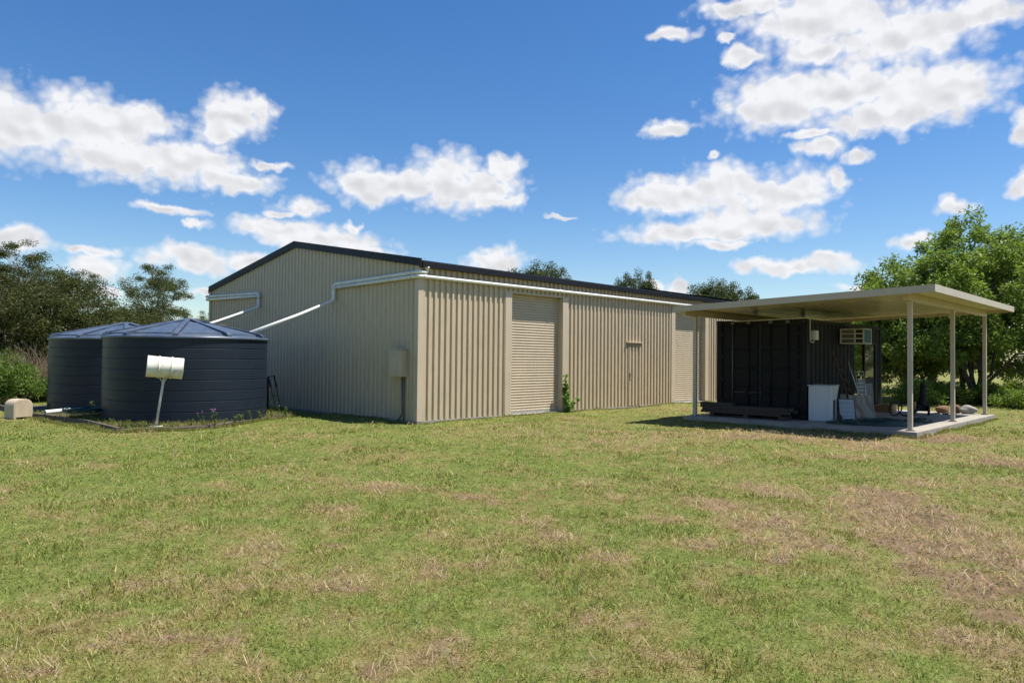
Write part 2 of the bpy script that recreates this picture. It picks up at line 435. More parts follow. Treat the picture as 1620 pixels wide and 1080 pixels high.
# ---------------------------------------------------------------- ground fields
def vnoise(x, y, seed=0):
    xi = np.floor(x).astype(np.int64); yi = np.floor(y).astype(np.int64)
    fx = x-xi; fy = y-yi
    fx = fx*fx*(3-2*fx); fy = fy*fy*(3-2*fy)
    def h(a, b):
        n = (a*374761393 + b*668265263 + seed*974711) & 0x7fffffff
        n = (n ^ (n >> 13))*1274126177 & 0x7fffffff
        n = n ^ (n >> 16)
        return (n & 0xffff)/65535.0
    return (h(xi, yi)*(1-fx)+h(xi+1, yi)*fx)*(1-fy) + (h(xi, yi+1)*(1-fx)+h(xi+1, yi+1)*fx)*fy
def fbm(x, y, seed=0, oct=4, gain=0.5):
    s = 0; a = 1; t = 0
    for i in range(oct):
        s = s+a*vnoise(x*2**i+i*17.3, y*2**i-i*9.1, seed+i); t += a; a *= gain
    return s/t
def sst(a, b, x):
    t = np.clip((x-a)/(b-a), 0, 1); return t*t*(3-2*t)

DRY = [(1440,810,70,28),(1480,860,80,24),(1540,920,90,26),(1590,970,70,24),(1470,900,60,16),(1400,780,60,16),(1540,860,60,16),(1610,880,40,16),(1350,790,50,10),(1250,880,50,12),(1180,900,40,10),(1230,830,80,28),(1215,770,45,16),(870,840,80,22),(620,768,40,9),(690,890,60,18),(745,885,35,11),
 (560,922,70,12),(525,855,28,8),(290,1000,120,13),(180,965,28,7),(600,1050,40,22),(700,1020,90,22),(930,980,30,9),(945,1060,30,11),
 (1010,990,70,22),(1590,730,45,10),(1150,800,60,16),(1290,850,70,18),(1100,860,70,13),(1060,820,35,8),(330,915,90,8),(170,735,70,5),
 (1500,690,70,6),(1190,690,90,5),(1385,700,45,5),(60,1060,90,12),(1150,940,60,16),(1560,1000,90,22),(820,1070,60,12),(760,790,50,9),(460,690,50,4),(540,800,30,6),
 (1420,760,60,10),(1320,720,80,6),(980,880,60,10),(1080,1040,60,14),(40,730,40,6),(20,770,30,6),(215,915,30,6)]
_dp = []
for (u, v, rx, ry) in DRY:
    c = gnd(u, v); r1 = np.linalg.norm(gnd(u+rx, v)-c); r2 = (np.linalg.norm(gnd(u, v-ry)-c)+np.linalg.norm(gnd(u, v+ry)-c))/2
    _dp.append((c[0], c[1], r1, r2))
def local(x, y):
    dx = x-CAM[0]; dy = y-CAM[1]
    return dx*SIDE[0]+dy*SIDE[1], dx*HEAD[0]+dy*HEAD[1]
def dryness(x, y):
    """0 = fresh green lawn, 1 = dead straw"""
    a, b = local(x, y)
    wx = (fbm(x*0.9, y*0.9, 11, 3)-.5)*1.3; wy = (fbm(x*0.9+40, y*0.9, 12, 3)-.5)*1.3
    patch = np.zeros_like(x)
    for (cx, cy_, r1, r2) in _dp:
        ca, cb = local(cx, cy_)
        q = ((a-ca+wx*r1*0.8)/r1)**2 + ((b-cb+wy*r2*0.9)/r2)**2
        patch = np.maximum(patch, np.exp(-q*0.9))
    # rows left by the mower, running away from the viewer to the right
    ra = (a*0.86 - b*0.50); rb = (a*0.50 + b*0.86)
    rows = fbm(ra*0.28, rb*1.7, 21, 3)
    med = fbm(x*0.5, y*0.5, 31, 4); fine = fbm(x*3.1, y*3.1, 41, 3)
    side = sst(-7, 7, a)*0.24
    vf = fbm(x*9.0, y*9.0, 45, 2)
    base = 0.225 + side + (med-0.5)*0.75 + (rows-0.5)*0.6 + (fine-0.5)*1.0 + (vf-0.5)*0.9
    return np.clip(base*0.75 + patch*0.48*(0.45+1.1*fine), 0, 1)
# worn strip of bare earth on the right, and scuffed spots elsewhere
SOIL = [(1440,810,60,22),(1480,860,70,20),(1540,920,80,22),(1590,970,60,20),(1470,900,45,12),(1395,780,45,12),(1540,860,45,12),(1610,890,40,14),(1590,730,40,8),(1500,692,70,5),
 (690,890,40,10),(870,840,40,10),(290,1000,70,7),(600,1050,30,12),(930,1040,40,9),(560,922,40,6),(1230,830,45,12),(525,855,18,5),(745,885,25,7)]
_sp = []
for (u, v, rx, ry) in SOIL:
    c = gnd(u, v); _sp.append((c[0], c[1], np.linalg.norm(gnd(u+rx, v)-c), (np.linalg.norm(gnd(u, v-ry)-c)+np.linalg.norm(gnd(u, v+ry)-c))/2, 1.0 if u > 1300 else 0.62))
def soil(x, y):
    a, b = local(x, y)
    wx = (fbm(x*1.6, y*1.6, 111, 3)-.5)*1.8; wy = (fbm(x*1.6+40, y*1.6, 112, 3)-.5)*1.8
    m_ = np.zeros_like(x)
    for (cx, cy_, r1, r2, k) in _sp:
        ca, cb = local(cx, cy_)
        m_ = np.maximum(m_, k*np.exp(-0.8*(((a-ca)/r1+wx)**2+((b-cb)/r2+wy)**2)))
    return np.clip(sst(0.25, 0.75, m_*(0.45+1.1*fbm(x*4.5, y*4.5, 113, 3))+0.06*m_), 0, 1)
def ground_z(x, y):
    z = (fbm(x*0.45, y*0.45, 51, 3)-0.5)*0.10 + (fbm(x*2.3, y*2.3, 61, 2)-0.5)*0.04 + (fbm(x*6.5, y*6.5, 63, 2)-0.5)*0.028
    return z
def lawn_colour(d, r1, r2):
    """base colour of the lawn for dryness d and two random numbers"""
    g = np.stack([0.128+0.085*r1, 0.165+0.075*r1, 0.030+0.022*r1], -1)
    yl = np.stack([0.225+0.06*r2, 0.192+0.05*r2, 0.058+0.03*r2], -1)
    st = np.stack([0.225+0.11*r1, 0.150+0.085*r1, 0.078+0.05*r1], -1)
    t1 = sst(0.05, 0.55, d)[..., None]; t2 = sst(0.48, 0.90, d)[..., None]
    return ((g*(1-t1)+yl*t1)*(1-t2)+st*t2)*np.array([1.02, 1.06, 1.0])

def attr_material(name, rough=0.9, trans=0.0, bump=False):
    mt = bpy.data.materials.new(name); mt.use_nodes = True
    nt = NT(mt.node_tree); b = mt.node_tree.nodes['Principled BSDF']; out = mt.node_tree.nodes['Material Output']
    at = nt.n('ShaderNodeAttribute', attribute_name='col')
    c = at.outputs['Color']
    geo = nt.n('ShaderNodeNewGeometry')
    if bump:
        n1 = nt.noise(geo.outputs['Position'], 9, 6, 0.7); n2 = nt.noise(geo.outputs['Position'], 55, 4, 0.7)
        f = nt.math('MULTIPLY', nt.ramp(n1, 0.25, 0.75, 0.72, 1.25), nt.ramp(n2, 0.25, 0.75, 0.60, 1.35))
        c = nt.vec('MULTIPLY', c, nt.comb(f, f, nt.math('MULTIPLY', f, f)))
        bn = nt.n('ShaderNodeBump'); bn.inputs['Strength'].default_value = 0.9; bn.inputs['Distance'].default_value = 0.03
        nt.put(bn.inputs['Height'], nt.math('ADD', n2, nt.math('MULTIPLY', n1, 1.5))); nt.put(b.inputs['Normal'], bn.outputs[0])
    nt.put(b.inputs['Base Color'], c); b.inputs['Roughness'].default_value = rough
    b.inputs['Specular IOR Level'].default_value = 0.25
    if trans:
        tr = nt.n('ShaderNodeBsdfTranslucent'); nt.put(tr.inputs['Color'], nt.vec('MULTIPLY', c, (1.1, 1.15, 0.75)))
        ms = nt.n('ShaderNodeMixShader'); ms.inputs[0].default_value = trans
        mt.node_tree.links.new(b.outputs[0], ms.inputs[1]); mt.node_tree.links.new(tr.outputs[0], ms.inputs[2])
        mt.node_tree.links.new(ms.outputs[0], out.inputs['Surface'])
    return mt

# pads and floors where no lawn grows
PAD = [(-1.95, -6.05), (-1.95, -4.3), (-3.0, -2.4), (-3.65, -1.1), (-11.0, -1.1), (-11.0, -6.35), (-7.6, -6.35), (-3.9, -5.95)]
def in_poly(x, y, poly):
    inside = np.zeros_like(x, dtype=bool); n = len(poly); j = n-1
    for i in range(n):
        xi, yi = poly[i]; xj, yj = poly[j]
        c = ((yi > y) != (yj > y)) & (x < (xj-xi)*(y-yi)/(yj-yi+1e-12)+xi)
        inside ^= c; j = i
    return inside
SLAB = (3.92, 9.47, 5.72, 13.3)
def no_lawn(x, y):
    s = (x > SLAB[0]-.0) & (x < SLAB[1]+.0) & (y > SLAB[2]) & (y < SLAB[3])
    sh = (x > -11.75) & (x < 0.03) & (y > -0.03) & (y < 18.6)
    return s | sh | in_poly(x, y, PAD)

# ---------------------------------------------------------------- ground: one sheet reaching the horizon
def build_ground():
    # polar grid about the viewer: fine near, coarse far
    rad = np.concatenate([[0.0], np.geomspace(1.2, 60, 190), np.geomspace(66, 2600, 40)])
    ang = np.concatenate([np.linspace(-0.95, 0.95, 420), np.linspace(0.95, 2*PI-0.95, 60)[1:-1]])
    na = len(ang); A, Rr = np.meshgrid(ang, rad)
    dx = np.sin(A)*Rr; dy = np.cos(A)*Rr
    X = CAM[0]+SIDE[0]*dx+HEAD[0]*dy; Y = CAM[1]+SIDE[1]*dx+HEAD[1]*dy
    Z = ground_z(X, Y) - 0.02
    Z = np.where(Rr > 80, Z*0.5 + (fbm(X*0.01, Y*0.01, 5, 2)-0.5)*0.3, Z)
    d = dryness(X, Y)
    rng = np.random.default_rng(3)
    c = lawn_colour(d, rng.random(X.shape), rng.random(X.shape))*0.74
    sm = soil(X, Y)[..., None]; rs = rng.random(X.shape)[..., None]
    c = c*(1-sm)+np.array([0.180, 0.122, 0.066])*(0.75+0.5*rs)*sm
    V = np.stack([X, Y, Z], -1).reshape(-1, 3)
    i = np.arange(len(rad)-1)[:, None]*na; j = np.arange(na)[None, :]; j2 = (j+1) % na
    Q = np.stack([i+j, i+j2, i+na+j2, i+na+j], -1).reshape(-1, 4)
    me = np_mesh('ground', V, quads=Q, smooth=True, cols=c.reshape(-1, 3))
    return struct(link('ground', me, attr_material('lawn_soil', 0.95, bump=True)))
build_ground()

# ---------------------------------------------------------------- concrete slab and tank pad
b = MB(); b.box(SLAB[0], SLAB[1], SLAB[2], SLAB[3], -0.25, 0.12, bev=0.012)
struct(b.build('concrete_slab', M['concrete']))
def build_pad():
    bm = bmesh.new()
    vs = [bm.verts.new((x, y, 0.050)) for x, y in PAD]; lo = [bm.verts.new((x, y, -0.2)) for x, y in PAD]
    bm.faces.new(vs)
    for i in range(len(PAD)):
        j = (i+1) % len(PAD); bm.faces.new((vs[i], lo[i], lo[j], vs[j]))
    bmesh.ops.recalc_face_normals(bm, faces=bm.faces[:])
    me = bpy.data.meshes.new('tank_pad'); bm.to_mesh(me); bm.free()
    struct(link('tank_pad', me, M['dirt']))
build_pad()

# ---------------------------------------------------------------- SHED
shed = thing('farm_shed', 'large cream corrugated steel shed with black roof edge and two roller doors', 'shed')
SW, SLN = 11.72, 18.5            # width along -x, length along +y
EAVE, RIDGE = 3.86, 4.87
def roofz(x):
    return EAVE + (RIDGE-EAVE)*(1-abs(x+SW/2)/(SW/2))
PITCH_R, RIBH = 0.19, 0.042
def profile(a0, a1, rh=None):
    rh = RIBH if rh is None else rh
    """trapezoid sheet profile between a0 and a1: list of (along, out)"""
    pts = []; k = math.floor(a0/PITCH_R)-1
    while k*PITCH_R < a1+PITCH_R:
        o = k*PITCH_R
        for da, h in ((0.0, 0), (0.092, 0), (0.106, rh), (0.172, rh)):
            pts.append((o+da, h))
        k += 1
    def interp(a):
        for (p, q) in zip(pts[:-1], pts[1:]):
            if p[0] <= a <= q[0]:
                t = (a-p[0])/max(q[0]-p[0], 1e-9); return p[1]+(q[1]-p[1])*t
        return 0
    res = [(a0, interp(a0))] + [p for p in pts if a0 < p[0] < a1] + [(a1, interp(a1))]
    return res
def side_clad(mb, y0, y1, z0, z1, x=0.0, sgn=1):
    pr = profile(y0, y1)
    for (p, q) in zip(pr[:-1], pr[1:]):
        mb.face([(x+sgn*p[1], p[0], z0), (x+sgn*q[1], q[0], z0), (x+sgn*q[1], q[0], z1), (x+sgn*p[1], p[0], z1)])
D1, D2 = (3.23, 5.41), (11.68, 13.83); DH = 3.36; JW = 0.23
PD = (8.76, 9.50); PDH = 2.12
Z0 = 0.03
mb = MB()
for (y0, y1, z0, z1) in ((0.09, D1[0]-JW, Z0, EAVE), (D1[0]-JW, D1[1]+JW, DH+0.02, EAVE), (D1[1]+JW, PD[0], Z0, EAVE), (PD[0], PD[1], PDH, EAVE),
                         (PD[1], D2[0]-JW, Z0, EAVE), (D2[0]-JW, D2[1]+JW, DH+0.02, EAVE), (D2[1]+JW, SLN, Z0, EAVE)):
    side_clad(mb, y0, y1, z0, z1)
mb.build('side_wall', M['cream'], shed, fix=False)
mb = MB()
for y0, y1 in ((0.0, SLN),):
    side_clad(mb, y0, y1, Z0, EAVE, -SW, -1)
mb.build('side_wall', M['cream'], shed, fix=False)
for ysgn, yy in ((-1, 0.0), (1, SLN)):
    mb = MB(); pr = profile(-SW, -0.09, 0.026)
    pr = sorted(set(pr + [(-SW/2, 0.0)]))
    for (p, q) in zip(pr[:-1], pr[1:]):
        mb.face([(p[0], yy+ysgn*p[1], Z0), (q[0], yy+ysgn*q[1], Z0), (q[0], yy+ysgn*q[1], roofz(q[0])), (p[0], yy+ysgn*p[1], roofz(p[0]))])
    mb.build('gable_wall', M['cream'], shed, fix=False)
# corner flashings
for (cx, cy_, sx, sy) in ((0, 0, 1, -1), (-SW, 0, -1, -1), (0, SLN, 1, 1), (-SW, SLN, -1, 1)):
    mb = MB(); e = 0.051
    xo, yo = cx+sx*e, cy_+sy*e
    mb.box(min(xo, cx-sx*0.10), max(xo, cx-sx*0.10), min(yo, yo-sy*0.004), max(yo, yo-sy*0.004), Z0-0.01, EAVE-0.02)
    mb.box(min(xo, xo-sx*0.004), max(xo, xo-sx*0.004), min(yo-sy*0.005, cy_-sy*0.10), max(yo-sy*0.005, cy_-sy*0.10), Z0-0.01, EAVE-0.02)
    mb.build('corner_flashing', M['cream_flash'], shed)
# floor slab edge
mb = MB(); mb.box(-SW-0.02, 0.045, -0.045, SLN+0.02, -0.25, 0.028, bev=0.006)
mb.build('floor_slab', M['concrete'], shed)
# roof
for sg in (1, -1):
    mb = MB()
    xe = 0.10 if sg == 1 else -SW-0.10
    pr = profile(-0.06, SLN+0.06)
    xr = -SW/2; sl = (RIDGE-EAVE)/(SW/2)
    ze = RIDGE-sl*abs(xe-xr)+0.035; zr = RIDGE+0.035
    for (p, q) in zip(pr[:-1], pr[1:]):
        mb.face([(xe, p[0], ze+p[1]), (xe, q[0], ze+q[1]), (xr, q[0], zr+q[1]), (xr, p[0], zr+p[1])])
    mb.build('roof_sheeting', M['roof_dark'], shed, fix=False)
mb = MB()
for sg in (1, -1):
    mb.prism([(0, 0.075), (sg*0.16, 0.048), (sg*0.16, 0.060), (0, 0.088)], -0.062, SLN+0.062, mtx=Matrix.Translation((-SW/2, 0, RIDGE)))
mb.build('ridge_cap', M['roof_dark'], shed)
for ys, yy in ((-1, 0.0), (1, SLN)):
    for sg in (1, -1):
        mb = MB(); xe = 0.165 if sg == 1 else -SW-0.03
        sl = (RIDGE-EAVE)/(SW/2); xr = -SW/2
        def zz(x): return RIDGE-sl*abs(x-xr)
        y0, y1 = sorted((yy+ys*0.052, yy+ys*0.088))
        b0, b1 = (xr, xe) if sg == 1 else (xe, xr)
        mb.prism([(b0, zz(b0)-0.045), (b1, zz(b1)-0.045), (b1, zz(b1)+0.145), (b0, zz(b0)+0.145)], y0, y1)
        y2, y3 = sorted((yy-ys*0.10, yy+ys*0.0885))
        mb.prism([(b0, zz(b0)+0.145), (b1, zz(b1)+0.145), (b1, zz(b1)+0.150), (b0, zz(b0)+0.150)], y2, y3)
        mb.build('barge_capping', M['roof_dark'], shed)
# gutters: open box section
for sg in (1, -1):
    mb = MB(); x0 = 0.052 if sg == 1 else -SW-0.052
    prof = [(0, 0.02), (0, -0.085), (sg*0.125, -0.085), (sg*0.135, 0.045), (sg*0.118, 0.045), (sg*0.112, -0.070), (sg*0.010, -0.070), (sg*0.010, 0.02)]
    mb.prism([(x0+px, EAVE+pz) for px, pz in prof], -0.03, SLN+0.03)
    mb.build('gutter', M['roof_dark'], shed)
# roller doors
def roller(y0, y1):
    mb = MB()
    zt = DH+0.10; z = 0.075; pts = []
    pitch = 0.0765; xc = -0.145
    while z < zt:
        for t, o in ((0.0, -0.004), (0.10, 0.004), (0.32, 0.0125), (0.55, 0.0145), (0.78, 0.0105), (0.93, 0.000), (0.97, -0.006)):
            pts.append((xc+o, z+t*pitch))
        z += pitch
    for (p, q) in zip(pts[:-1], pts[1:]):
        mb.face([(p[0], y0-0.04, p[1]), (p[0], y1+0.04, p[1]), (q[0], y1+0.04, q[1]), (q[0], y0-0.04, q[1])])
    d = mb.build('roller_door', M['curtain'], shed, fix=False)
    mb = MB(); mb.box(xc-0.02, xc+0.025, y0+0.005, y1-0.005, 0.029, 0.083, bev=0.006)
    mb.build('bottom_rail', M['alu'], d)
    for (a0, a1, inner, s) in ((y0-JW, y0, y0, -1), (y1, y1+JW, y1, 1)):
        mb = MB()
        mb.box(0.0470, 0.0525, a0-0.02*(s < 0), a1+0.02*(s > 0), Z0-0.012, DH+0.02)          # face of the jamb
        ia, ib = sorted((inner, inner+s*0.006))
        mb.box(-0.20, 0.0465, ia, ib, 0.03, DH)                                              # reveal
        mb.box(-0.004, 0.0465, *sorted(((a0 if s < 0 else a1)-s*0.004, (a0 if s < 0 else a1))), Z0, DH)
        mb.build('door_jamb', M['cream_flash'], d)
    mb = MB()
    mb.box(-0.20, 0.0520, y0-JW-0.02, y1+JW+0.02, DH+0.021, DH+0.027); mb.box(0.0475, 0.0535, y0-JW-0.02, y1+JW+0.02, DH+0.0275, DH+0.055)
    mb.build('head_flashing', M['cream_flash'], d)
    return d
roller(*D1); roller(*D2)
# personnel door
mb = MB(); side_clad(mb, PD[0]+0.012, PD[1]-0.075, 0.045, PDH-0.012, x=0.012)
mb.box(0.006, 0.0115, PD[0]+0.012, PD[1]-0.075, 0.045, PDH-0.012)
pdoor = mb.build('access_door', M['cream'], shed, fix=False)
mb = MB(); mb.box(0.0, 0.060, PD[1]-0.070, PD[1], 0.03, PDH-0.002, bev=0.003); mb.build('hinge_jamb', M['cream_flash'], pdoor)
mb = MB(); mb.box(0.0, 0.058, PD[0]-0.004, PD[0]+0.008, 0.03, PDH-0.002); mb.build('latch_jamb', M['cream_flash'], pdoor)
mb = MB(); mb.box(0.0, 0.10, PD[0]-0.10, PD[1]+0.05, PDH+0.003, PDH+0.032, bev=0.004); mb.build('head_flashing', M['cream_flash'], pdoor)
mb = MB(); mb.box(0.050, 0.066, PD[0]+0.085, PD[0]+0.125, 0.98, 1.13, bev=0.004)
mb.tube([(0.066, PD[0]+0.105, 1.07), (0.105, PD[0]+0.105, 1.07), (0.108, PD[0]+0.20, 1.075)], 0.011, 8)
mb.build('door_handle', M['worn_steel'], pdoor)
# gutter outlet and stormwater pipes
PR = 0.046
def pipe(pts, name='stormwater_pipe', r=PR, joints=()):
    mb = MB(); mb.tube(bend(pts, 0.10, 6), r, 14)
    o = mb.build(name, M['pvc'], shed)
    for (p, d) in joints:
        p = Vector(p); d = Vector(d).normalized()
        j = MB(); j.tube([p-d*0.055, p+d*0.055], r+0.006, 14); j.build('pipe_socket', M['pvc'], o)
    return o
# right-hand pair that wraps round the near corner
pipe([(0.102, 14.3, 3.575), (0.102, 9.0, 3.570), (0.102, -0.104, 3.550), (-1.8, -0.104, 3.515), (-3.56, -0.104, 3.487)],
     joints=[((0.102, 5.2, 3.565), (0, 1, 0)), ((0.102, 0.09, 3.551), (0, 1, 0)), ((-0.10, -0.104, 3.547), (1, 0, 0)), ((-3.3, -0.104, 3.491), (1, 0, 0))])
o = pipe([(0.105, 0.16, 3.77), (0.105, 0.16, 3.655), (0.105, -0.10, 3.652), (-1.8, -0.10, 3.612), (-3.615, -0.10, 3.583), (-3.615, -0.10, 3.13),
      (-3.62, -1.2, 2.66), (-3.72, -2.72, 2.06)],
     joints=[((-3.615, -0.10, 3.47), (0, 0, 1)), ((-3.615, -0.10, 3.20), (0, 0, 1)), ((0.02, -0.10, 3.650), (1, 0, 0)), ((-3.5, -0.10, 3.585), (1, 0, 0))])
mb = MB(); mb.lathe([(0.046, 3.70), (0.052, 3.70), (0.058, 3.755), (0.078, 3.765), (0.078, 3.79), (0.05, 3.79)], 16, (0.105, 0.16)); mb.build('gutter_outlet', M['pvc'], o)
# left-hand pair
pipe([(-11.90, 0.5, 3.55), (-11.90, -0.10, 3.545), (-8.04, -0.10, 3.478)], joints=[((-11.6, -0.10, 3.540), (1, 0, 0))])
pipe([(-11.90, 0.6, 3.66), (-11.90, -0.11, 3.652), (-7.98, -0.10, 3.565), (-7.98, -0.10, 3.12), (-7.95, -1.4, 2.62), (-7.9, -2.95, 2.08)],
     joints=[((-7.98, -0.10, 3.45), (0, 0, 1)), ((-7.98, -0.10, 3.19), (0, 0, 1)), ((-8.15, -0.10, 3.569), (1, 0, 0))])
for x in (-0.9, -2.4, -9.2, -10.6):
    z = 3.53+0.0155*x if x > -5 else 3.505+0.0175*(x+8)*-1
    mb = MB(); mb.box(x-0.012, x+0.012, -0.155, -0.03, z-0.075, z-0.069); mb.box(x-0.012, x+0.012, -0.036, -0.03, z-0.075, z+0.14)
    mb.build('pipe_bracket', M['alu'], shed)

# ---------------------------------------------------------------- meter box on the gable wall
mbx = thing('meter_box', 'cream electrical meter box with conduits on shaded gable wall near shed corner', 'meter box', (-0.60, -0.03, 1.10))
b = MB(); b.box(-0.225, 0.225, -0.235, 0, 0, 0.66, bev=0.012); b.box(-0.24, 0.24, -0.245, 0.0, 0.665, 0.685, bev=0.004); body = b.build('case', M['cream_flash'], mbx)
b = MB(); b.box(-0.205, 0.195, -0.247, -0.2355, 0.03, 0.63, bev=0.004); dr = b.build('door', M['cream_flash'], mbx)
for zz_ in (0.11, 0.54):
    b = MB(); b.tube([(-0.12, -0.252, zz_), (-0.03, -0.252, zz_+0.035), (0.06, -0.252, zz_)], 0.006, 6); b.build('louvre_lip', M['cream'], dr)
for i, (x, y, foot) in enumerate(((0.06, -0.06, -0.16), (0.13, -0.07, -0.13), (0.19, -0.06, 0.0))):
    b = MB()
    b.tube(bend([(x, y, 0.0), (x, y, -0.93), (x+foot, y-0.05, -1.12)], 0.05, 4) if foot else [(x, y, 0.0), (x, y, -1.1)], 0.016, 8)
    b.build('conduit', M['worn_steel'] if i else M['cream'], mbx)

# ---------------------------------------------------------------- WATER TANKS
TR, TZ0, TZ1, TAP = 1.87, 0.052, 1.98, 2.45
def make_tank(name, label, loc, rz):
    t = thing(name, label, 'water tank', loc, rz, 'rainwater tanks beside the shed')
    prof = [(TR-0.02, 0.0)]
    nb = 8; hgt = TZ1-TZ0
    for i in range(nb):
        z0 = hgt*i/nb; z1 = hgt*(i+1)/nb
        r = TR-0.004*(i/nb)
        prof += [(r-0.006, z0+0.001), (r, z0+0.007), (r, z0+0.014), (r, (z0+z1)/2), (r, z1-0.024), (r, z1-0.016), (r-0.007, z1-0.009)]
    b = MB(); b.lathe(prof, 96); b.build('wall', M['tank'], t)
    h1 = hgt
    b = MB()
    b.lathe([(TR-0.03, h1-0.03), (TR+0.028, h1-0.03), (TR+0.032, h1+0.0), (TR+0.02, h1+0.030), (TR-0.06, h1+0.050), (TR*0.5, h1+0.050+(TAP-TZ1-0.05)*0.5), (0.20, h1+(TAP-TZ1)*0.93), (0.0, h1+(TAP-TZ1)*0.96)], 96)
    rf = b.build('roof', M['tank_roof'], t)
    def cone(r): return h1+0.050+(TAP-TZ1-0.05)*(1-r/(TR-0.06))
    nr = 10
    for k in range(nr):
        a = 2*PI*k/nr
        mt = Matrix.Rotation(a, 4, 'Z')
        b = MB()
        poly_r = [(0.12, cone(0.12)-0.02), (TR-0.05, cone(TR-0.05)-0.03), (TR+0.018, h1+0.02), (TR+0.012, h1+0.085), (TR-0.06, cone(TR-0.06)+0.085), (0.12, cone(0.12)+0.06)]
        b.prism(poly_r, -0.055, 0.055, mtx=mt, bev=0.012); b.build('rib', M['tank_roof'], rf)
        # raised panel between the ribs
        mt2 = Matrix.Rotation(a+PI/nr, 4, 'Z')
        b = MB()
        ra, rb_ = 0.55, TR-0.17
        wa, wb = ra*math.tan(PI/nr)-0.085, rb_*math.tan(PI/nr)-0.105
        top = [(ra, -wa), (rb_, -wb), (rb_, wb), (ra, wa)]
        vb = [mt2 @ Vector((x, y, cone(math.hypot(x, y)*0.985)-0.02)) for x, y in top]
        vt = [mt2 @ Vector((x+(0.015 if x < 1 else -0.02), y*0.95, cone(math.hypot(x, y)*0.985)+0.045)) for x, y in top]
        b.face(vt)
        for i in range(4):
            j = (i+1) % 4; b.face([vb[i], vb[j], vt[j], vt[i]])
        b.build('raised_panel', M['tank_roof'], rf)
    b = MB(); b.lathe([(0.0, h1+(TAP-TZ1)+0.045), (0.10, h1+(TAP-TZ1)+0.04), (0.16, h1+(TAP-TZ1)+0.0), (0.17, h1+(TAP-TZ1)-0.1)], 24); b.build('crown_cap', M['tank_roof'], rf)
    b = MB(); b.lathe([(0.0, 0.07), (0.20, 0.07), (0.235, 0.05), (0.235, 0.0)], 24)
    b.build('inlet_strainer', M['black_rubber'], rf, loc=(0.72*math.cos(0.9-rz), 0.72*math.sin(0.9-rz), cone(0.72)))
    return t
make_tank('water_tank', 'nearer dark slate water tank with conical ribbed roof behind the white drum', (-4.41, -3.73, TZ0), 0.10)
make_tank('water_tank', 'farther dark slate water tank, half hidden behind the nearer tank', (-8.37, -3.88, TZ0), 0.32)

# timber edging of the tank pad: one sleeper after another
rng = random.Random(5)
edge = thing('garden_edging', 'low weathered timber sleeper edging along the raised tank pad', 'edging', (-1.95, -6.0, 0))
def sleepers(p, q, n, h=0.15, base=-0.03):
    p = Vector(p); q = Vector(q)
    for i in range(n):
        a = p.lerp(q, i/n); c = p.lerp(q, (i+1)/n); L = (c-a).length-0.012
        ang = math.atan2(c.y-a.y, c.x-a.x)
        b = MB(); b.box(-L/2, L/2, -0.04, 0.04, 0, h+rng.uniform(-0.025, 0.02), bev=0.008)
        mid = (a+c)/2
        b.build('sleeper', M['sleeper'], edge, loc=(mid.x+1.95+rng.uniform(-.01, .01), mid.y+6.0+rng.uniform(-.01, .01), base), rot=(rng.uniform(-.06, .06), rng.uniform(-.012, .012), ang+rng.uniform(-.02, .02)))
sleepers((-1.93, -6.02, 0), (-1.90, -4.30, 0), 2, 0.10); sleepers((-1.90, -4.27, 0), (-3.0, -2.37, 0), 2, 0.085); sleepers((-3.02, -2.33, 0), (-3.68, -1.05, 0), 1, 0.07)
sleepers((-1.98, -6.10, 0), (-3.9, -6.02, 0), 1, 0.12)
sleepers((-3.95, -6.04, 0), (-7.6, -6.42, 0), 3, 0.16); sleepers((-7.63, -6.44, 0), (-10.9, -6.44, 0), 2, 0.16)

# ---------------------------------------------------------------- white drum on a leaning post
dm = thing('drum_letterbox', 'white steel drum lying across a leaning white post before the nearer tank', 'letterbox', (-2.29, -5.24, 0.052))
sd = Vector(tuple(SIDE)); fw = Vector(tuple(HEAD)); upv = Vector((0, 0, 1))
topc = sd*0.17+upv*1.16
b = MB(); b.tube([(0, 0, 0), topc*0.93], 0.026, 10); b.build('post', M['white_paint'], dm)
b = MB(); b.lathe([(0, 0.0), (0.14, 0.0), (0.14, 0.018), (0, 0.018)], 20); b.build('base_plate', M['white_paint'], dm)
axis = (sd*0.9 - upv*0.085 + fw*0.45).normalized()
cen = topc + upv*0.10
prof = [(0.0, -0.34), (0.205, -0.34), (0.222, -0.352), (0.229, -0.345), (0.226, -0.33), (0.222, -0.15), (0.224, -0.14), (0.238, -0.130), (0.240, -0.122), (0.238, -0.114), (0.224, -0.104), (0.222, -0.094), (0.222, 0.094), (0.224, 0.104), (0.238, 0.114), (0.240, 0.122), (0.238, 0.130), (0.224, 0.14), (0.222, 0.15), (0.226, 0.33), (0.229, 0.345), (0.222, 0.352), (0.205, 0.34), (0.0, 0.34)]
b = MB(); b.lathe(prof, 40)
q = axis.to_track_quat('Z', 'Y')
drum = b.build('drum', M['white_paint'], dm, loc=cen, rot=q.to_euler())
for s in (-1, 1):
    b = MB(); b.tube([topc*0.80, topc*0.80+sd*s*0.09+upv*0.12], 0.009, 6); b.build('brace', M['white_paint'], dm)

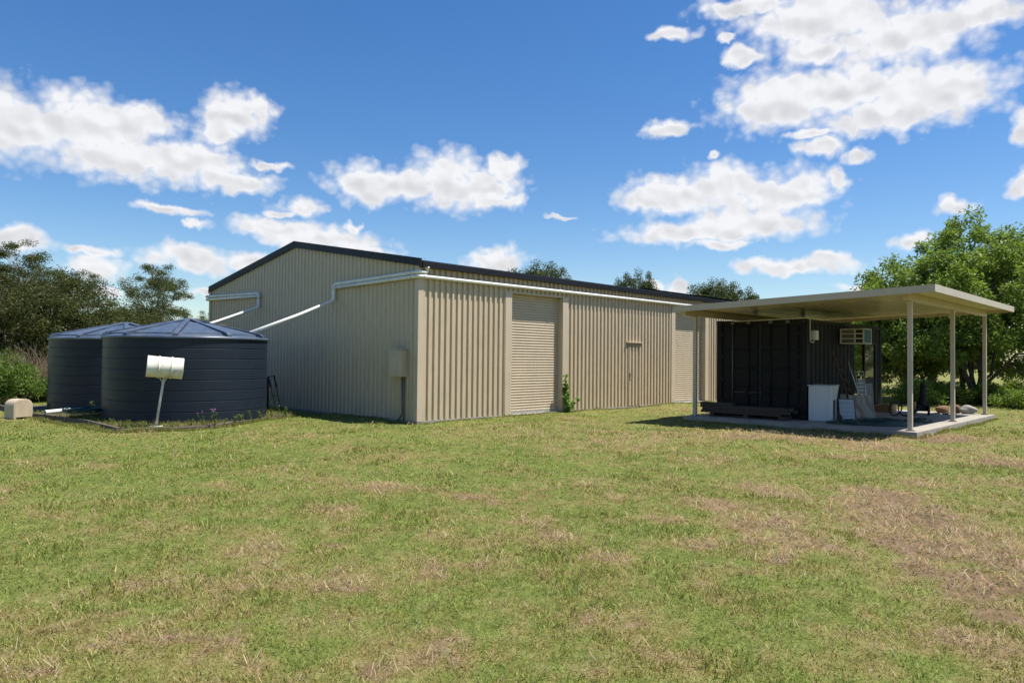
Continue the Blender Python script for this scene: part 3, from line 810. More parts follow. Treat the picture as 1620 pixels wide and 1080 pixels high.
# ---------------------------------------------------------------- beige domed pump cover
c0 = gnd(23, 661.5)
pc = thing('pump_cover', 'beige moulded plastic pump cover with arched top on the lawn at far left', 'pump cover', (c0[0]-0.1, c0[1]+0.1, -0.02), YAW+1.15)
pc.scale = (0.84, 0.84, 1.06)
arch = [(-0.27, 0.0), (-0.27, 0.26)] + [(0.27*math.cos(PI-PI*k/14)*1.0, 0.26+0.20*math.sin(PI*k/14)) for k in range(1, 14)] + [(0.27, 0.26), (0.27, 0.0)]
arch = [(-0.27, 0.0), (-0.275, 0.24)] + [(-0.275*math.copysign(abs(math.cos(PI*k/14))**0.7, math.cos(PI*k/14)), 0.24+0.22*abs(math.sin(PI*k/14))**0.75) for k in range(1, 14)] + [(0.275, 0.24), (0.27, 0.0)]
arch += [(0.20, 0.0), (0.185, 0.035), (-0.185, 0.035), (-0.20, 0.0)]
b = MB(); b.prism(arch, -0.22, 0.22, bev=0.02); body = b.build('cover', M['poly'], pc)
inn = [(x*0.86, 0.05+z*0.84) for x, z in arch[:-4]]
b = MB(); b.prism(inn, -0.2265, -0.2195); b.build('front_panel', M['poly'], body)

# white pipe end and green hose coil on the pad edge
p0 = gnd(71, 652, 0.22); p1 = gnd(132, 646, 0.25)
wp = thing('pvc_pipe', 'white plastic pipe end lying by the farther tank with green hose on it', 'pipe', (p0[0], p0[1], 0))
b = MB(); b.tube([(0, 0, 0.22), (p1[0]-p0[0], p1[1]-p0[1], 0.25)], 0.050, 14, cap=False); b.build('pipe_barrel', M['pvc'], wp)
hc = gnd(135, 648, 0.26)
b = MB(); rng = random.Random(8); pts = []
for k in range(130):
    a = k*0.42; r = 0.36+0.12*math.sin(k*0.37)+rng.uniform(-.03, .03)
    pts.append((hc[0]+math.cos(a)*r*1.25, hc[1]+math.sin(a)*r, 0.17+0.10*abs(math.sin(k*0.13))+0.001*k*0.5))
b.tube(pts, 0.013, 6)
tag(b.build('garden_hose', M['green_hose']), 'coiled dark green garden hose heaped on white pipe between the tanks', 'hose')

# thin ladder frame leaning by the nearer tank
lf = thing('ladder_frame', 'narrow rusty steel frame with dark grips leaning beside the nearer tank', 'frame', (-3.35, -1.62, 0))
sd_ = sd
def at3(u, v, depth):
    p = CAM+ray(u, v)*depth; return Vector((p[0]+3.35, p[1]+1.62, p[2]))
dd = 20.2
for n_, (a, c) in enumerate((((424.5, 596), (437, 650)), ((433.5, 594), (445.5, 653)))):
    b = MB(); b.tube([at3(*a, dd+0.45), at3(*c, dd-0.15)], 0.014, 8); b.build('rail', M['rust'], lf)
    b = MB(); b.tube([at3(*a, dd+0.45), at3(a[0]+(c[0]-a[0])*.30, a[1]+(c[1]-a[1])*.30, dd+0.27)], 0.026, 8); b.build('grip', M['black_rubber'], lf)
for v0, u0, u1, de in ((595, 424.5, 433.5, 0.45), (625.5, 431, 440, 0.15)):
    b = MB(); b.tube([at3(u0, v0+1, dd+de), at3(u1, v0-0.5, dd+de)], 0.012, 8); b.build('rung', M['rust'], lf)
b = MB(); b.tube([at3(423.5, 597, dd+0.5), at3(423, 648, dd+0.6)], 0.03, 8); b.build('back_leg', M['black_rubber'], lf)

# ---------------------------------------------------------------- CARPORT
cp_ = thing('carport', 'cream flat-roofed open carport on square posts over the dark container', 'carport', (6.7, 9.4, 0.12))
OX, OY, OZ = 6.7, 9.4, 0.12
def cbox(name, x0, x1, y0, y1, z0, z1, mat, bev=0.004, parent=cp_):
    b = MB(); b.box(x0-OX, x1-OX, y0-OY, y1-OY, z0-OZ, z1-OZ, bev=bev); return b.build(name, mat, parent)
RXL, RXR, RYF, RYB = 3.98, 9.95, 5.15, 13.16
def rz_(x): return 2.955 + (x-RXL)/(RXR-RXL)*0.20     # top of the fascia
# insulated roof panels with joints along y
npan = 6
for k in range(npan):
    x0 = RXL+0.07+(RXR-RXL-0.09)*k/npan; x1 = RXL+0.07+(RXR-RXL-0.09)*(k+1)/npan-0.004
    b = MB(); b.prism([(x0-OX, rz_(x0)-0.064-OZ), (x1-OX, rz_(x1)-0.064-OZ), (x1-OX, rz_(x1)-0.018-OZ), (x0-OX, rz_(x0)-0.018-OZ)], RYF+0.012-OY, RYB-0.012-OY, bev=0.003)
    b.build('roof_panel', M['carport_roof'], cp_)
def fascia_y(name, y, th):
    b = MB(); y0, y1 = sorted((y, y+th))
    b.prism([(RXL-OX, rz_(RXL)-0.150-OZ), (RXR-OX, rz_(RXR)-0.150-OZ), (RXR-OX, rz_(RXR)-OZ), (RXL-OX, rz_(RXL)-OZ)], y0-OY, y1-OY, bev=0.003)
    b.build(name, M['post_cream'], cp_)
fascia_y('front_fascia', RYF, 0.010); fascia_y('rear_fascia', RYB, -0.010)
cbox('side_fascia', RXR-0.008, RXR+0.004, RYF+0.004, RYB-0.004, rz_(RXR)-0.148, rz_(RXR)+0.003, M['post_cream'], 0.002)
b = MB(); b.prism([(RXL-OX, rz_(RXL)-0.14-OZ), (RXL+0.085-OX, rz_(RXL)-0.14-OZ), (RXL+0.085-OX, rz_(RXL)-0.125-OZ), (RXL+0.012-OX, rz_(RXL)-0.125-OZ), (RXL+0.012-OX, rz_(RXL)-OZ), (RXL-OX, rz_(RXL)-OZ)], RYF+0.011-OY, RYB-0.011-OY)
b.build('side_gutter', M['post_cream'], cp_)
PXL, PXR = 4.115, 9.267
for px, zb in ((PXL, rz_(PXL)-0.068), (PXR, rz_(PXR)-0.068)):
    cbox('beam', px-0.045, px+0.045, 5.42 if px < 6 else 5.66, 13.10, zb-0.165, zb, M['post_cream'], 0.004)
    cbox('beam_end_cap', px-0.047, px+0.047, (5.42 if px < 6 else 5.66)-0.006, (5.42 if px < 6 else 5.66)-0.001, zb-0.167, zb+0.001, M['cream_flash'], 0.001)
    for py in (5.99, 9.52, 13.03):
        p = cbox('post', px-0.045, px+0.045, py-0.045, py+0.045, 0.128, zb-0.166, M['post_cream'], 0.005)
        b = MB(); b.box(px-0.09-OX, px+0.09-OX, py-0.06-OY, py+0.06-OY, 0.1205-OZ, 0.1275-OZ)
        for sx in (-0.07, 0.07):
            b.tube([(px+sx-OX, py-0.03-OY, 0.127-OZ), (px+sx-OX, py-0.03-OY, 0.150-OZ)], 0.011, 6)
        b.build('base_plate', M['worn_steel'], p)

# ---------------------------------------------------------------- SHIPPING CONTAINER
ct = thing('shipping_container', 'charcoal shipping container with double doors standing under the carport', 'container', (5.445, 6.94, 0.125))
CX0, CX1, CY0, CY1, CZ0, CZ1 = -1.225, 1.225, 0.0, 5.68, 0.0, 2.52
K = M['container']
def kbox(name, x0, x1, y0, y1, z0, z1, mat=K, bev=0.006, parent=ct):
    b = MB(); b.box(x0, x1, y0, y1, z0, z1, bev=bev); return b.build(name, mat, parent)
for sx in (-1, 1):
    for y0, y1 in ((0, 0.14), (CY1-0.14, CY1)):
        x0, x1 = sorted((sx*1.225, sx*1.075)); kbox('corner_post', x0, x1, y0+0.012, y1, 0.12, 2.40)
        for z0, z1 in ((0, 0.118), (2.402, CZ1)):
            cc = kbox('corner_casting', *sorted((sx*1.228, sx*1.05)), y0-(0.003 if y0 == 0 else 0)+0.004, y1+(0.003 if y0 else 0), z0, z1)
            b = MB(); b.lathe([(0.0, 0.0), (0.038, 0.0), (0.038, 0.004), (0.0, 0.004)], 16)
            b.build('lifting_hole', M['dark_gap'], cc, loc=(sx*1.14, y0+0.0035 if y0 == 0 else y1+0.001, (z0+z1)/2), rot=(PI/2, 0, 0))
    x0, x1 = sorted((sx*1.22, sx*1.16))
    kbox('side_rail', x0, x1, 0.145, CY1-0.145, 0.02, 0.16); kbox('side_rail', x0, x1, 0.145, CY1-0.145, 2.43, 2.51)
kbox('door_header', -1.048, 1.048, 0.02, 0.12, 2.405, 2.515); kbox('door_sill', -1.048, 1.048, 0.02, 0.12, 0.002, 0.11)
kbox('roof', -1.158, 1.158, 0.125, CY1-0.13, 2.46, 2.49); kbox('floor', -1.158, 1.158, 0.125, CY1-0.13, 0.05, 0.14)
kbox('rear_rail', -1.048, 1.048, CY1-0.10, CY1-0.01, 2.405, 2.515)
def corr(mb, y0, y1, z0, z1, x, sx):
    pr = []; y = y0
    while y < y1:
        for d, h in ((0, 0), (0.072, 0), (0.14, 0.036), (0.212, 0.036)):
            pr.append((min(y+d, y1), h))
        y += 0.28
    pr.append((y1, 0))
    for p, q in zip(pr[:-1], pr[1:]):
        mb.face([(x-sx*p[1], p[0], z0), (x-sx*q[1], q[0], z0), (x-sx*q[1], q[0], z1), (x-sx*p[1], p[0], z1)])
OPN = (3.30, 5.20)
b = MB(); corr(b, 0.14, OPN[0], 0.155, 2.435, 1.205, 1); corr(b, OPN[0], CY1-0.14, 2.02, 2.435, 1.205, 1); corr(b, OPN[1], CY1-0.14, 0.155, 2.02, 1.205, 1)
b.build('side_wall', K, ct, fix=False)
b = MB(); corr(b, 0.14, 3.2, 0.155, 2.435, -1.205, -1); corr(b, 3.2, CY1-0.14, 0.155, 0.9, -1.205, -1); corr(b, 3.2, CY1-0.14, 2.0, 2.435, -1.205, -1)
b.build('side_wall', K, ct, fix=False)
b = MB(); b.box(-1.07, -0.5, CY1-0.05, CY1-0.02, 0.14, 2.40); b.build('rear_wall', K, ct)
# framed side opening with door leaf posts
for y in (OPN[0]+0.03, 4.22, OPN[1]-0.03):
    kbox('opening_frame', 1.15, 1.215, y-0.035, y+0.035, 0.162, 2.015)
kbox('opening_frame', 1.15, 1.213, OPN[0]+0.07, OPN[1]-0.07, 1.955, 2.012)
gp = kbox('glass_pane', 1.176, 1.184, 4.26, OPN[1]-0.07, 1.02, 1.95, M['glass'], 0)
kbox('door_panel', 1.172, 1.19, 4.26, OPN[1]-0.07, 0.165, 1.0, M['container'], 0.002)
# front doors
for s in (-1, 1):
    x0, x1 = sorted((s*0.012, s*1.060))
    b = MB(); b.box(x0, x1, 0.045, 0.085, 0.125, 2.395, bev=0.006)
    dr = b.build('door', K, ct)
    # pressed horizontal channels: raised fields with recessed strips between them
    for z0, z1 in ((0.18, 0.735), (0.785, 1.225), (1.275, 1.715), (1.765, 2.34)):
        for xa, xb in ((0.06, 1.00),):
            fx0, fx1 = sorted((s*xa, s*xb))
            b = MB(); b.box(fx0, fx1, 0.010, 0.046, z0, z1, bev=0.010); b.build('pressed_field', K, dr)
    b = MB(); b.box(*sorted((s*0.004, s*0.03)), 0.030, 0.05, 0.12, 2.40); b.build('door_gasket', M['black_rubber'], dr)
    for xr in (0.30, 0.75):
        b = MB(); b.tube([(s*xr, -0.012, 0.06), (s*xr, -0.012, 2.47)], 0.017, 10)
        rod = b.build('locking_bar', M['worn_steel'] if (s == -1 and xr > 0.5) else K, dr)
        for z in (0.30, 0.95, 1.55, 2.2):
            b = MB(); b.box(s*xr-0.045, s*xr+0.045, -0.010, 0.045, z-0.03, z+0.03, bev=0.006); b.build('bar_guide', K, rod)
        for z in (0.075, 2.455):
            b = MB(); b.box(s*xr-0.05, s*xr+0.05, -0.034, 0.018, z-0.035, z+0.035, bev=0.008); b.build('cam_keeper', M['worn_steel'], rod)
        hz = 0.62
        b = MB(); b.tube([(s*xr, -0.020, hz), (s*xr+(0.26 if s < 0 else -0.26), -0.030, hz+0.01), (s*xr+(0.36 if s < 0 else -0.36), -0.028, hz+0.01)], [0.011, 0.011, 0.017], 8)
        b.build('lever_handle', M['worn_steel'] if s < 0 else K, rod)
    for z in (0.35, 0.95, 1.55, 2.15):
        b = MB(); b.box(*sorted((s*1.0, s*1.11)), -0.004, 0.044, z-0.05, z+0.05, bev=0.008); b.build('hinge', K, dr)

# power box and conduit
jb = thing('power_box', 'small cream power box with bent conduit on the container side wall', 'power box', (6.66, 7.18, 2.12))
b = MB(); b.box(0.005, 0.13, 0, 0.20, 0, 0.235, bev=0.008); b.build('case', M['ac_white'], jb)
b = MB(); b.box(0.131, 0.138, 0.012, 0.188, 0.012, 0.222, bev=0.003); b.build('lid', M['ac_white'], jb)
b = MB(); b.tube(bend([(-1.9, -0.27, 0.50), (0.02, -0.26, 0.54), (0.03, -0.10, 0.52), (0.03, -0.08, -0.05), (0.06, 0.06, -0.07), (0.06, 0.10, 0.0)], 0.06, 5), 0.014, 8); b.build('conduit', M['ac_white'], jb)

# window air conditioner
ac = thing('air_conditioner', 'cream window air conditioner jutting from the container side wall', 'air conditioner', (6.655, 9.20, 2.06))
AW, AL, AH = 0.62, 0.62, 0.41
b = MB(); b.box(0.0, AW, 0.02, AL, 0.0, 0.022, bev=0.004); b.box(0.0, AW, 0.02, AL, AH-0.022, AH, bev=0.004); b.box(0, AW-0.03, AL-0.02, AL, 0.022, AH-0.022); b.box(AW-0.022, AW, 0.02, 0.045, 0.02, AH-0.02); b.box(AW-0.022, AW, AL-0.03, AL, 0.02, AH-0.02)
b.build('case', M['ac_white'], ac)
b = MB(); b.box(0.01, AW-0.03, 0.045, 0.06, 0.022, AH-0.022); b.build('vent_back', M['dark_gap'], ac)
for x0, x1 in ((0.0, 0.035), (0.365, 0.40), (0.585, 0.62)):
    b = MB(); b.box(x0, x1, 0.0, 0.045, 0.0, AH, bev=0.004); b.build('grille_stile', M['ac_white'], ac)
for z in (0.0, 0.125, 0.255, 0.375):
    b = MB(); b.box(0.036, 0.364, 0.004, 0.042, z, z+0.034, bev=0.003); b.build('grille_bar', M['ac_white'], ac)
    b = MB(); b.box(0.401, 0.584, 0.004, 0.042, z, z+0.034, bev=0.003); b.build('grille_bar', M['ac_white'], ac)
for z in (0.052, 0.078, 0.102, 0.178, 0.204, 0.228, 0.308, 0.334, 0.356):
    b = MB(); b.box(0.036, 0.364, 0.022, 0.04, z, z+0.010, bev=0.0); b.build('louvre', M['canvas'], ac)
b = MB(); b.box(AW-0.016, AW-0.008, 0.046, AL-0.032, 0.023, AH-0.023); coil = b.build('condenser_coil', M['ac_coil'], ac)
for k in range(14):
    y = 0.06+k*0.038
    b = MB(); b.box(AW-0.0075, AW-0.001, y, y+0.006, 0.026, AH-0.026); b.build('fin', M['ac_coil'], coil)

# ---------------------------------------------------------------- things under the carport
S0 = 0.121
# laundry tub
lt = thing('laundry_tub', 'white laundry tub cabinet standing at the container corner', 'laundry tub', (6.98, 7.02, S0), 0.12)
b = MB(); b.box(-0.26, 0.26, -0.10, 0.13, 0.0, 0.855, bev=0.010); b.build('cabinet', M['laundry'], lt)
b = MB()
b.prism([(-0.24, 0.50), (0.22, 0.50), (0.27, 0.85), (-0.27, 0.85)], 0.135, 0.66, bev=0.015); tub = b.build('basin', M['laundry'], lt)
b = MB(); b.box(-0.285, 0.285, -0.115, 0.68, 0.857, 0.878, bev=0.006); b.build('rim', M['laundry'], lt)
for x in (-0.20, 0.20):
    b = MB(); b.box(x-0.018, x+0.018, 0.60, 0.636, 0.0, 0.505, bev=0.003); b.build('leg', M['laundry'], lt)
b = MB(); b.tube(bend([(-0.15, 0.0, 0.878), (-0.15, 0.0, 0.91), (0.05, 0.0, 0.905)], 0.02), 0.010, 8); b.build('tap_pipe', M['worn_steel'], lt)

# stack of planks in front of the container
rng = random.Random(12)
lay = 0; z = S0
bears = []
for k, x in enumerate((4.45, 5.4, 6.3)):
    b = MB(); b.box(-0.05, 0.05, -0.28, 0.28, 0, 0.09, bev=0.006)
    o = b.build('timber_bearer', M['plank'], loc=(x, 6.52, S0))
    tag(o, 'short dark bearer under the %s of the plank stack by the container' % ('left end', 'middle', 'right end')[k], 'timber', 'timber stacked before the container')
z = S0+0.092
spec = [(0.0, 2.15, 3), (0.05, 2.30, 3), (-0.02, 2.40, 3), (-0.06, 1.0, 2)]
names = ['bottom', 'second', 'third', 'top']; rown = ['front', 'middle', 'rear']
for li, (dx, L, nrow) in enumerate(spec):
    for r in range(nrow):
        l2 = L+rng.uniform(-0.12, 0.12); th = 0.062
        b = MB(); b.box(0, l2, -0.075, 0.075, 0, th, bev=0.006)
        o = b.build('timber_plank', M['plank'], loc=(4.13+dx+rng.uniform(-0.07, 0.04), 6.33+r*0.18, z), rot=(0, 0, rng.uniform(-0.012, 0.012)))
        tag(o, 'dark rough plank, %s one of the %s layer in the stack before the container' % (rown[r], names[li]), 'plank', 'timber stacked before the container')
    z += 0.066

# mirror/panel, canvas sheet, boards leaning together
def lean(name, label, cat, base, w_, h_, th, tilt, rz, mat, frame=None, inset=0.0):
    t = thing(name, label, cat, (base[0], base[1], S0+0.004), rz)
    mt = Matrix.Rotation(-tilt, 4, 'X')
    b = MB(); b.box(-w_/2, w_/2, 0, th, 0, h_, bev=min(0.006, th*0.3), mtx=mt); b.build('sheet', mat, t)
    if frame:
        for (x0, x1, z0, z1) in ((-w_/2-0.015, -w_/2, 0, h_), (w_/2, w_/2+0.015, 0, h_), (-w_/2, w_/2, h_, h_+0.015)):
            b = MB(); b.box(x0, x1, -0.006, th+0.004, z0, z1, mtx=mt); b.build('frame', frame, t)
    return t
p = lean('framed_panel', 'pale ribbed panel in a black frame leaning beside the laundry tub', 'panel', (7.33, 7.86), 0.36, 0.53, 0.02, 0.30, 0.55, M['pale_panel'], M['black_rubber'])
for k in range(4):
    b = MB(); b.box(-0.175, 0.175, -0.004, -0.0005, 0.09+k*0.11, 0.098+k*0.11, mtx=Matrix.Rotation(-0.30, 4, 'X')); b.build('rib', M['grey_board'], p)
lean('board_offcut', 'dark weathered board offcut leaning between laundry tub and framed panel', 'board', (7.16, 7.72), 0.22, 0.60, 0.02, 0.42, 0.75, M['plank'])
# canvas: a slumped cloth over something
def build_canvas():
    n = 22; V = []; F = []
    rg = np.random.default_rng(4)
    for j in range(n):
        for i in range(n):
            s = i/(n-1)-0.5; t = j/(n-1)
            x = s*0.86*(1-0.12*t); y = t*0.42*(1-0.45*t)-0.02; zz_ = 0.60*t**0.8
            f = 0.035*math.sin(s*17+t*3)*(1-t*0.6)+0.022*math.sin(s*31+5*t)
            V.append((x+0.02*math.sin(t*9), y+f-0.05*(1-t), max(zz_+0.015*math.sin(s*11), 0.004)))
    for j in range(n-1):
        for i in range(n-1):
            F.append((j*n+i, j*n+i+1, (j+1)*n+i+1, (j+1)*n+i))
    me = np_mesh('canvas_sheet', np.array(V), quads=np.array(F), smooth=True)
    o = link('canvas_sheet', me, M['canvas'], loc=(7.32, 8.62, S0), rot=(0, 0, 0.72))
    so_ = o.modifiers.new('thick', 'SOLIDIFY'); so_.thickness = 0.008
    tag(o, 'slumped beige canvas sheet beside the framed panel under the carport', 'canvas')
build_canvas()
# aluminium ladder section / wire rack
rk = thing('wire_rack', 'aluminium wire rack leaning on the container above the red bucket', 'rack', (6.80, 9.75, S0))
def rp(s, t):  # s along y, t up the lean
    return (0.30-0.20*t, -0.28+0.16*t+s*0.62, 0.05+t*1.22)
tl = 0.95
for s in (0, 1):
    b = MB(); b.tube([rp(s, 0), rp(s, tl)], 0.013, 8); b.build('rail', M['alu'], rk)
for k in range(11):
    t = 0.10+k*0.083
    b = MB(); b.tube([rp(0, t), rp(1, t)], 0.008, 6); b.build('rung', M['alu'], rk)
bk = thing('bucket', 'red plastic bucket behind the wire rack under the carport', 'bucket', (6.84, 9.62, S0+0.22))
b = MB(); b.lathe([(0.0, 0.0), (0.115, 0.0), (0.15, 0.27), (0.157, 0.275), (0.157, 0.29), (0.145, 0.29), (0.11, 0.012), (0.0, 0.012)], 24); b.build('pail', M['red'], bk)
b = MB(); b.tube([(0, 0.155*math.cos(PI*k/12), 0.275-0.10*math.sin(PI*k/12)*0.3+0.0) for k in range(13)], 0.004, 6); b.build('handle', M['worn_steel'], bk)
b = MB(); b.box(-0.16, 0.16, -0.20, 0.20, 0, 0.22, bev=0.01); tag(b.build('plastic_crate', M['grey_board'], loc=(6.84, 9.62, S0)), 'grey crate carrying the red bucket by the container wall', 'crate')
# rusty ladder leaning against the container
rl = thing('rusty_ladder', 'dark rusty ladder leaning on the container wall left of the wire rack', 'ladder', (7.08, 8.75, S0))
def lp(s, t): return (0.12-0.42*t+0.0, s*0.36-0.50*t, t*1.75)
for s in (0, 1):
    b = MB(); b.tube([lp(s, 0), lp(s, 1)], 0.020, 8); b.build('rail', M['rust'], rl)
for k in range(6):
    b = MB(); b.tube([lp(0, 0.12+k*0.15), lp(1, 0.12+k*0.15)], 0.012, 6); b.build('rung', M['rust'], rl)
# grey boards and pole
for k, (x, y, hh, rz, lb) in enumerate(((6.92, 10.35, 0.98, 1.2, 'tall grey board leaning on the container beside the opening'), (7.02, 10.55, 0.86, 0.9, 'shorter pale grey board in front of the tall grey board'))):
    t = lean('grey_board', lb, 'board', (x, y), 0.24, hh, 0.022, 0.14, rz, M['grey_board'])
b = MB(); b.tube([(0, 0, 0), (-0.22, -0.62, 1.45)], 0.013, 8)
tag(b.build('metal_pole', M['alu'], loc=(6.98, 10.15, S0+0.012)), 'thin pale metal pole leaning on the container wall above the boards', 'pole')
# wooden box
wb = thing('wooden_box', 'low orange-brown wooden box at the container opening', 'box', (6.95, 12.05, S0), 0.1)
b = MB()
b.box(-0.24, 0.24, -0.34, -0.315, 0, 0.19, bev=0.003); b.build('side', M['wood_box'], wb)
b = MB(); b.box(-0.24, 0.24, 0.315, 0.34, 0, 0.19, bev=0.003); b.build('side', M['wood_box'], wb)
b = MB(); b.box(-0.24, -0.215, -0.314, 0.314, 0, 0.19, bev=0.003); b.build('end', M['wood_box'], wb)
b = MB(); b.box(0.215, 0.24, -0.314, 0.314, 0, 0.19, bev=0.003); b.build('end', M['wood_box'], wb)
b = MB(); b.box(-0.214, 0.214, -0.314, 0.314, 0.0, 0.02); b.build('base', M['wood_box'], wb)
b = MB(); b.box(-0.28, 0.28, -0.42, 0.42, 0, 0.018, bev=0.003); tag(b.build('white_board', M['laundry'], loc=(7.38, 12.1, S0), rot=(0, 0, 0.5)), 'flat white board lying on the slab by the wooden box', 'board')
# heap of dark green hose on the slab
def hose_heap(name, label, cx, cy_, rx, ry, n, seed, r=0.014, zmax=0.10):
    rg = random.Random(seed); b = MB(); pts = []
    ph = 0
    for k in range(n):
        ph += rg.uniform(0.25, 0.45); rr = 0.35+0.65*abs(math.sin(k*0.061+seed))
        x = cx+math.cos(ph)*rx*rr+0.10*math.sin(k*0.21); y = cy_+math.sin(ph)*ry*rr+0.10*math.cos(k*0.17)
        zz_ = S0+r+0.001+zmax*abs(math.sin(k*0.13+seed))*(1.15-rr)
        pts.append((x, y, zz_))
    pts = bend(pts, 0.2, 2)
    b.tube(pts, r, 6)
    return tag(b.build(name, M['green_hose']), label, 'hose')
hose_heap('irrigation_hose', 'wide heap of dark green hose spread over the carport slab', 8.25, 7.55, 0.72, 0.95, 420, 3)
hose_heap('irrigation_hose', 'thin dark hose loops trailing left of the hose heap on the slab edge', 7.75, 6.75, 0.42, 0.40, 150, 9)
hose_heap('irrigation_hose', 'dark hose loops at the right end of the hose heap by the posts', 8.72, 8.6, 0.25, 0.55, 140, 14)
# small wheel rims standing as loops
for k, (x, y, r_, tilt, lb) in enumerate(((7.72, 10.25, 0.20, 0.25, 'left of two standing black tube loops on the slab'), (7.98, 10.35, 0.19, -0.35, 'right of two standing black tube loops on the slab'))):
    b = MB(); b.tube([(math.cos(2*PI*i/28)*r_, 0, r_+0.018+math.sin(2*PI*i/28)*r_) for i in range(29)], 0.018, 8)
    tag(b.build('tube_loop', M['black_rubber'], loc=(x, y, S0), rot=(tilt*0.6, 0, YAW+tilt)), lb, 'hoop', 'black loops on the slab')
# wheeled trolley with upright dark bag
wt = thing('wheeled_trolley', 'black two-wheeled trolley with tall dark bag behind the front right post', 'trolley', (8.14, 11.15, S0), YAW-0.15)
wt.scale = (0.85, 0.85, 0.88)
for s in (-1, 1):
    b = MB(); b.lathe([(0.0, -0.02), (0.10, -0.02), (0.13, -0.035), (0.155, -0.03), (0.165, 0.0), (0.155, 0.03), (0.13, 0.035), (0.10, 0.02), (0.0, 0.02)], 28)
    wl = b.build('wheel', M['black_rubber'], wt, loc=(s*0.20, -0.05, 0.165), rot=(0.35 if s > 0 else 0, PI/2*0.45*s+0.9*(s > 0), 0))
    b = MB(); b.lathe([(0.0, 0.024), (0.055, 0.024), (0.06, -0.024), (0, -0.024)], 16); b.build('hub', M['worn_steel'], wl)
b = MB(); b.tube([(0.02, 0.05, 0.16), (0.04, 0.04, 0.34), (0.02, 0.02, 0.46), (0.05, 0.0, 0.62), (0.03, 0.02, 0.74), (0.07, 0.03, 0.90), (0.06, 0.05, 1.0), (0.09, 0.05, 1.06)], [0.10, 0.13, 0.095, 0.115, 0.08, 0.10, 0.07, 0.02], 14); b.build('bag', M['bag'], wt)
b = MB(); b.box(-0.16, 0.18, -0.06, 0.20, 0.13, 0.33, bev=0.02); b.box(-0.10, 0.02, 0.0, 0.14, 0.335, 0.44, bev=0.02); b.build('engine_block', M['bag'], wt)
for s_ in (-1, 1):
    b = MB(); b.tube(bend([(s_*0.15, 0.05, 0.28), (s_*0.16, 0.10, 0.62), (s_*0.20, 0.18, 0.86), (s_*0.28, 0.20, 0.88)], 0.08), 0.012, 8); b.build('handlebar', M['bag'], wt)
b = MB(); b.tube(bend([(0.15, 0.12, 0.12), (0.18, 0.18, 0.9), (0.05, 0.26, 1.06)], 0.1), 0.014, 8); b.build('handle', M['worn_steel'], wt)
b = MB(); b.tube([(-0.25, -0.10, 0.0), (-0.24, -0.10, 0.40), (-0.235, -0.10, 0.44)], [0.045, 0.04, 0.02], 12)
b.build('canister', M['yellow'], wt)
# rocks along the rear of the slab
def rock(label, loc, sz, mat, seed):
    bm = bmesh.new(); bmesh.ops.create_icosphere(bm, subdivisions=3, radius=1.0)
    for v in bm.verts:
        p = v.co; n1 = math.sin(p.x*2.3+seed)*math.cos(p.y*2.9+seed*1.7)*0.16+math.sin(p.z*4.1+p.x*3.3+seed*2.1)*0.08+math.sin(p.y*7.1+p.x*6+seed)*0.03
        v.co = Vector((p.x*sz[0], p.y*sz[1], p.z*sz[2]))*(1+n1)
    zmin = min(v.co.z for v in bm.verts)*0.72
    for v in bm.verts: v.co.z = max(v.co.z, zmin)-zmin
    for f in bm.faces: f.smooth = True
    me = bpy.data.meshes.new('rock'); bm.to_mesh(me); bm.free()
    tag(link('rock', me, mat, loc=(loc[0], loc[1], S0), rot=(0, 0, YAW+0.2*math.sin(seed))), label, 'rock', 'rocks at the rear of the slab')
rock('reddish brown rock left of the middle right carport post', (8.27, 12.75), (0.19, 0.14, 0.13), M['rock_red'], 1.3)
rock('small brown rock right behind the middle right carport post', (8.56, 13.02), (0.12, 0.11, 0.14), M['rock_red'], 3.1)
rock('long pale grey rock between the two rear right carport posts', (8.86, 13.02), (0.23, 0.13, 0.125), M['rock_pale'], 5.2)
rng = random.Random(21)
for k, (x, y) in enumerate(((8.25, 12.0), (8.45, 12.3), (8.62, 12.55), (8.42, 12.62))):
    b = MB(); b.box(-0.13, 0.13, -0.05, 0.05, 0, 0.03, bev=0.008)
    tag(b.build('tile_shard', M['rust'] if k % 2 else M['rock_pale'], loc=(x, y, S0), rot=(0, 0, rng.uniform(0, 3))), '%s broken tile lying on the slab before the rocks' % ('leftmost', 'second', 'rightmost', 'rearmost')[k], 'tile', 'broken tiles on the slab')

# ---------------------------------------------------------------- vegetation helpers
def unit(v):
    return v/np.maximum(np.linalg.norm(v, axis=-1, keepdims=True), 1e-9)
def leaf_mesh(name, pos, direc, rg, L, Wd, fold=0.25, lvar=0.35):
    n = len(pos)
    ln = L*(1+lvar*(rg.random(n)*2-1))[:, None]; wd = Wd*(1+lvar*(rg.random(n)*2-1))[:, None]
    d = unit(direc); r = unit(rg.normal(size=(n, 3))); s = unit(np.cross(d, r)); nn = np.cross(s, d)
    a = pos; c = pos+d*ln-np.array([0, 0, 1.0])*ln*0.06
    m_ = pos+d*ln*0.45
    b1 = m_+s*wd*0.5+nn*wd*fold*0.5; b2 = m_-s*wd*0.5+nn*wd*fold*0.5
    V = np.stack([a, b1, c, b2], 1).reshape(-1, 3)
    Q = np.arange(n*4).reshape(-1, 4)
    return np_mesh(name, V, quads=Q)

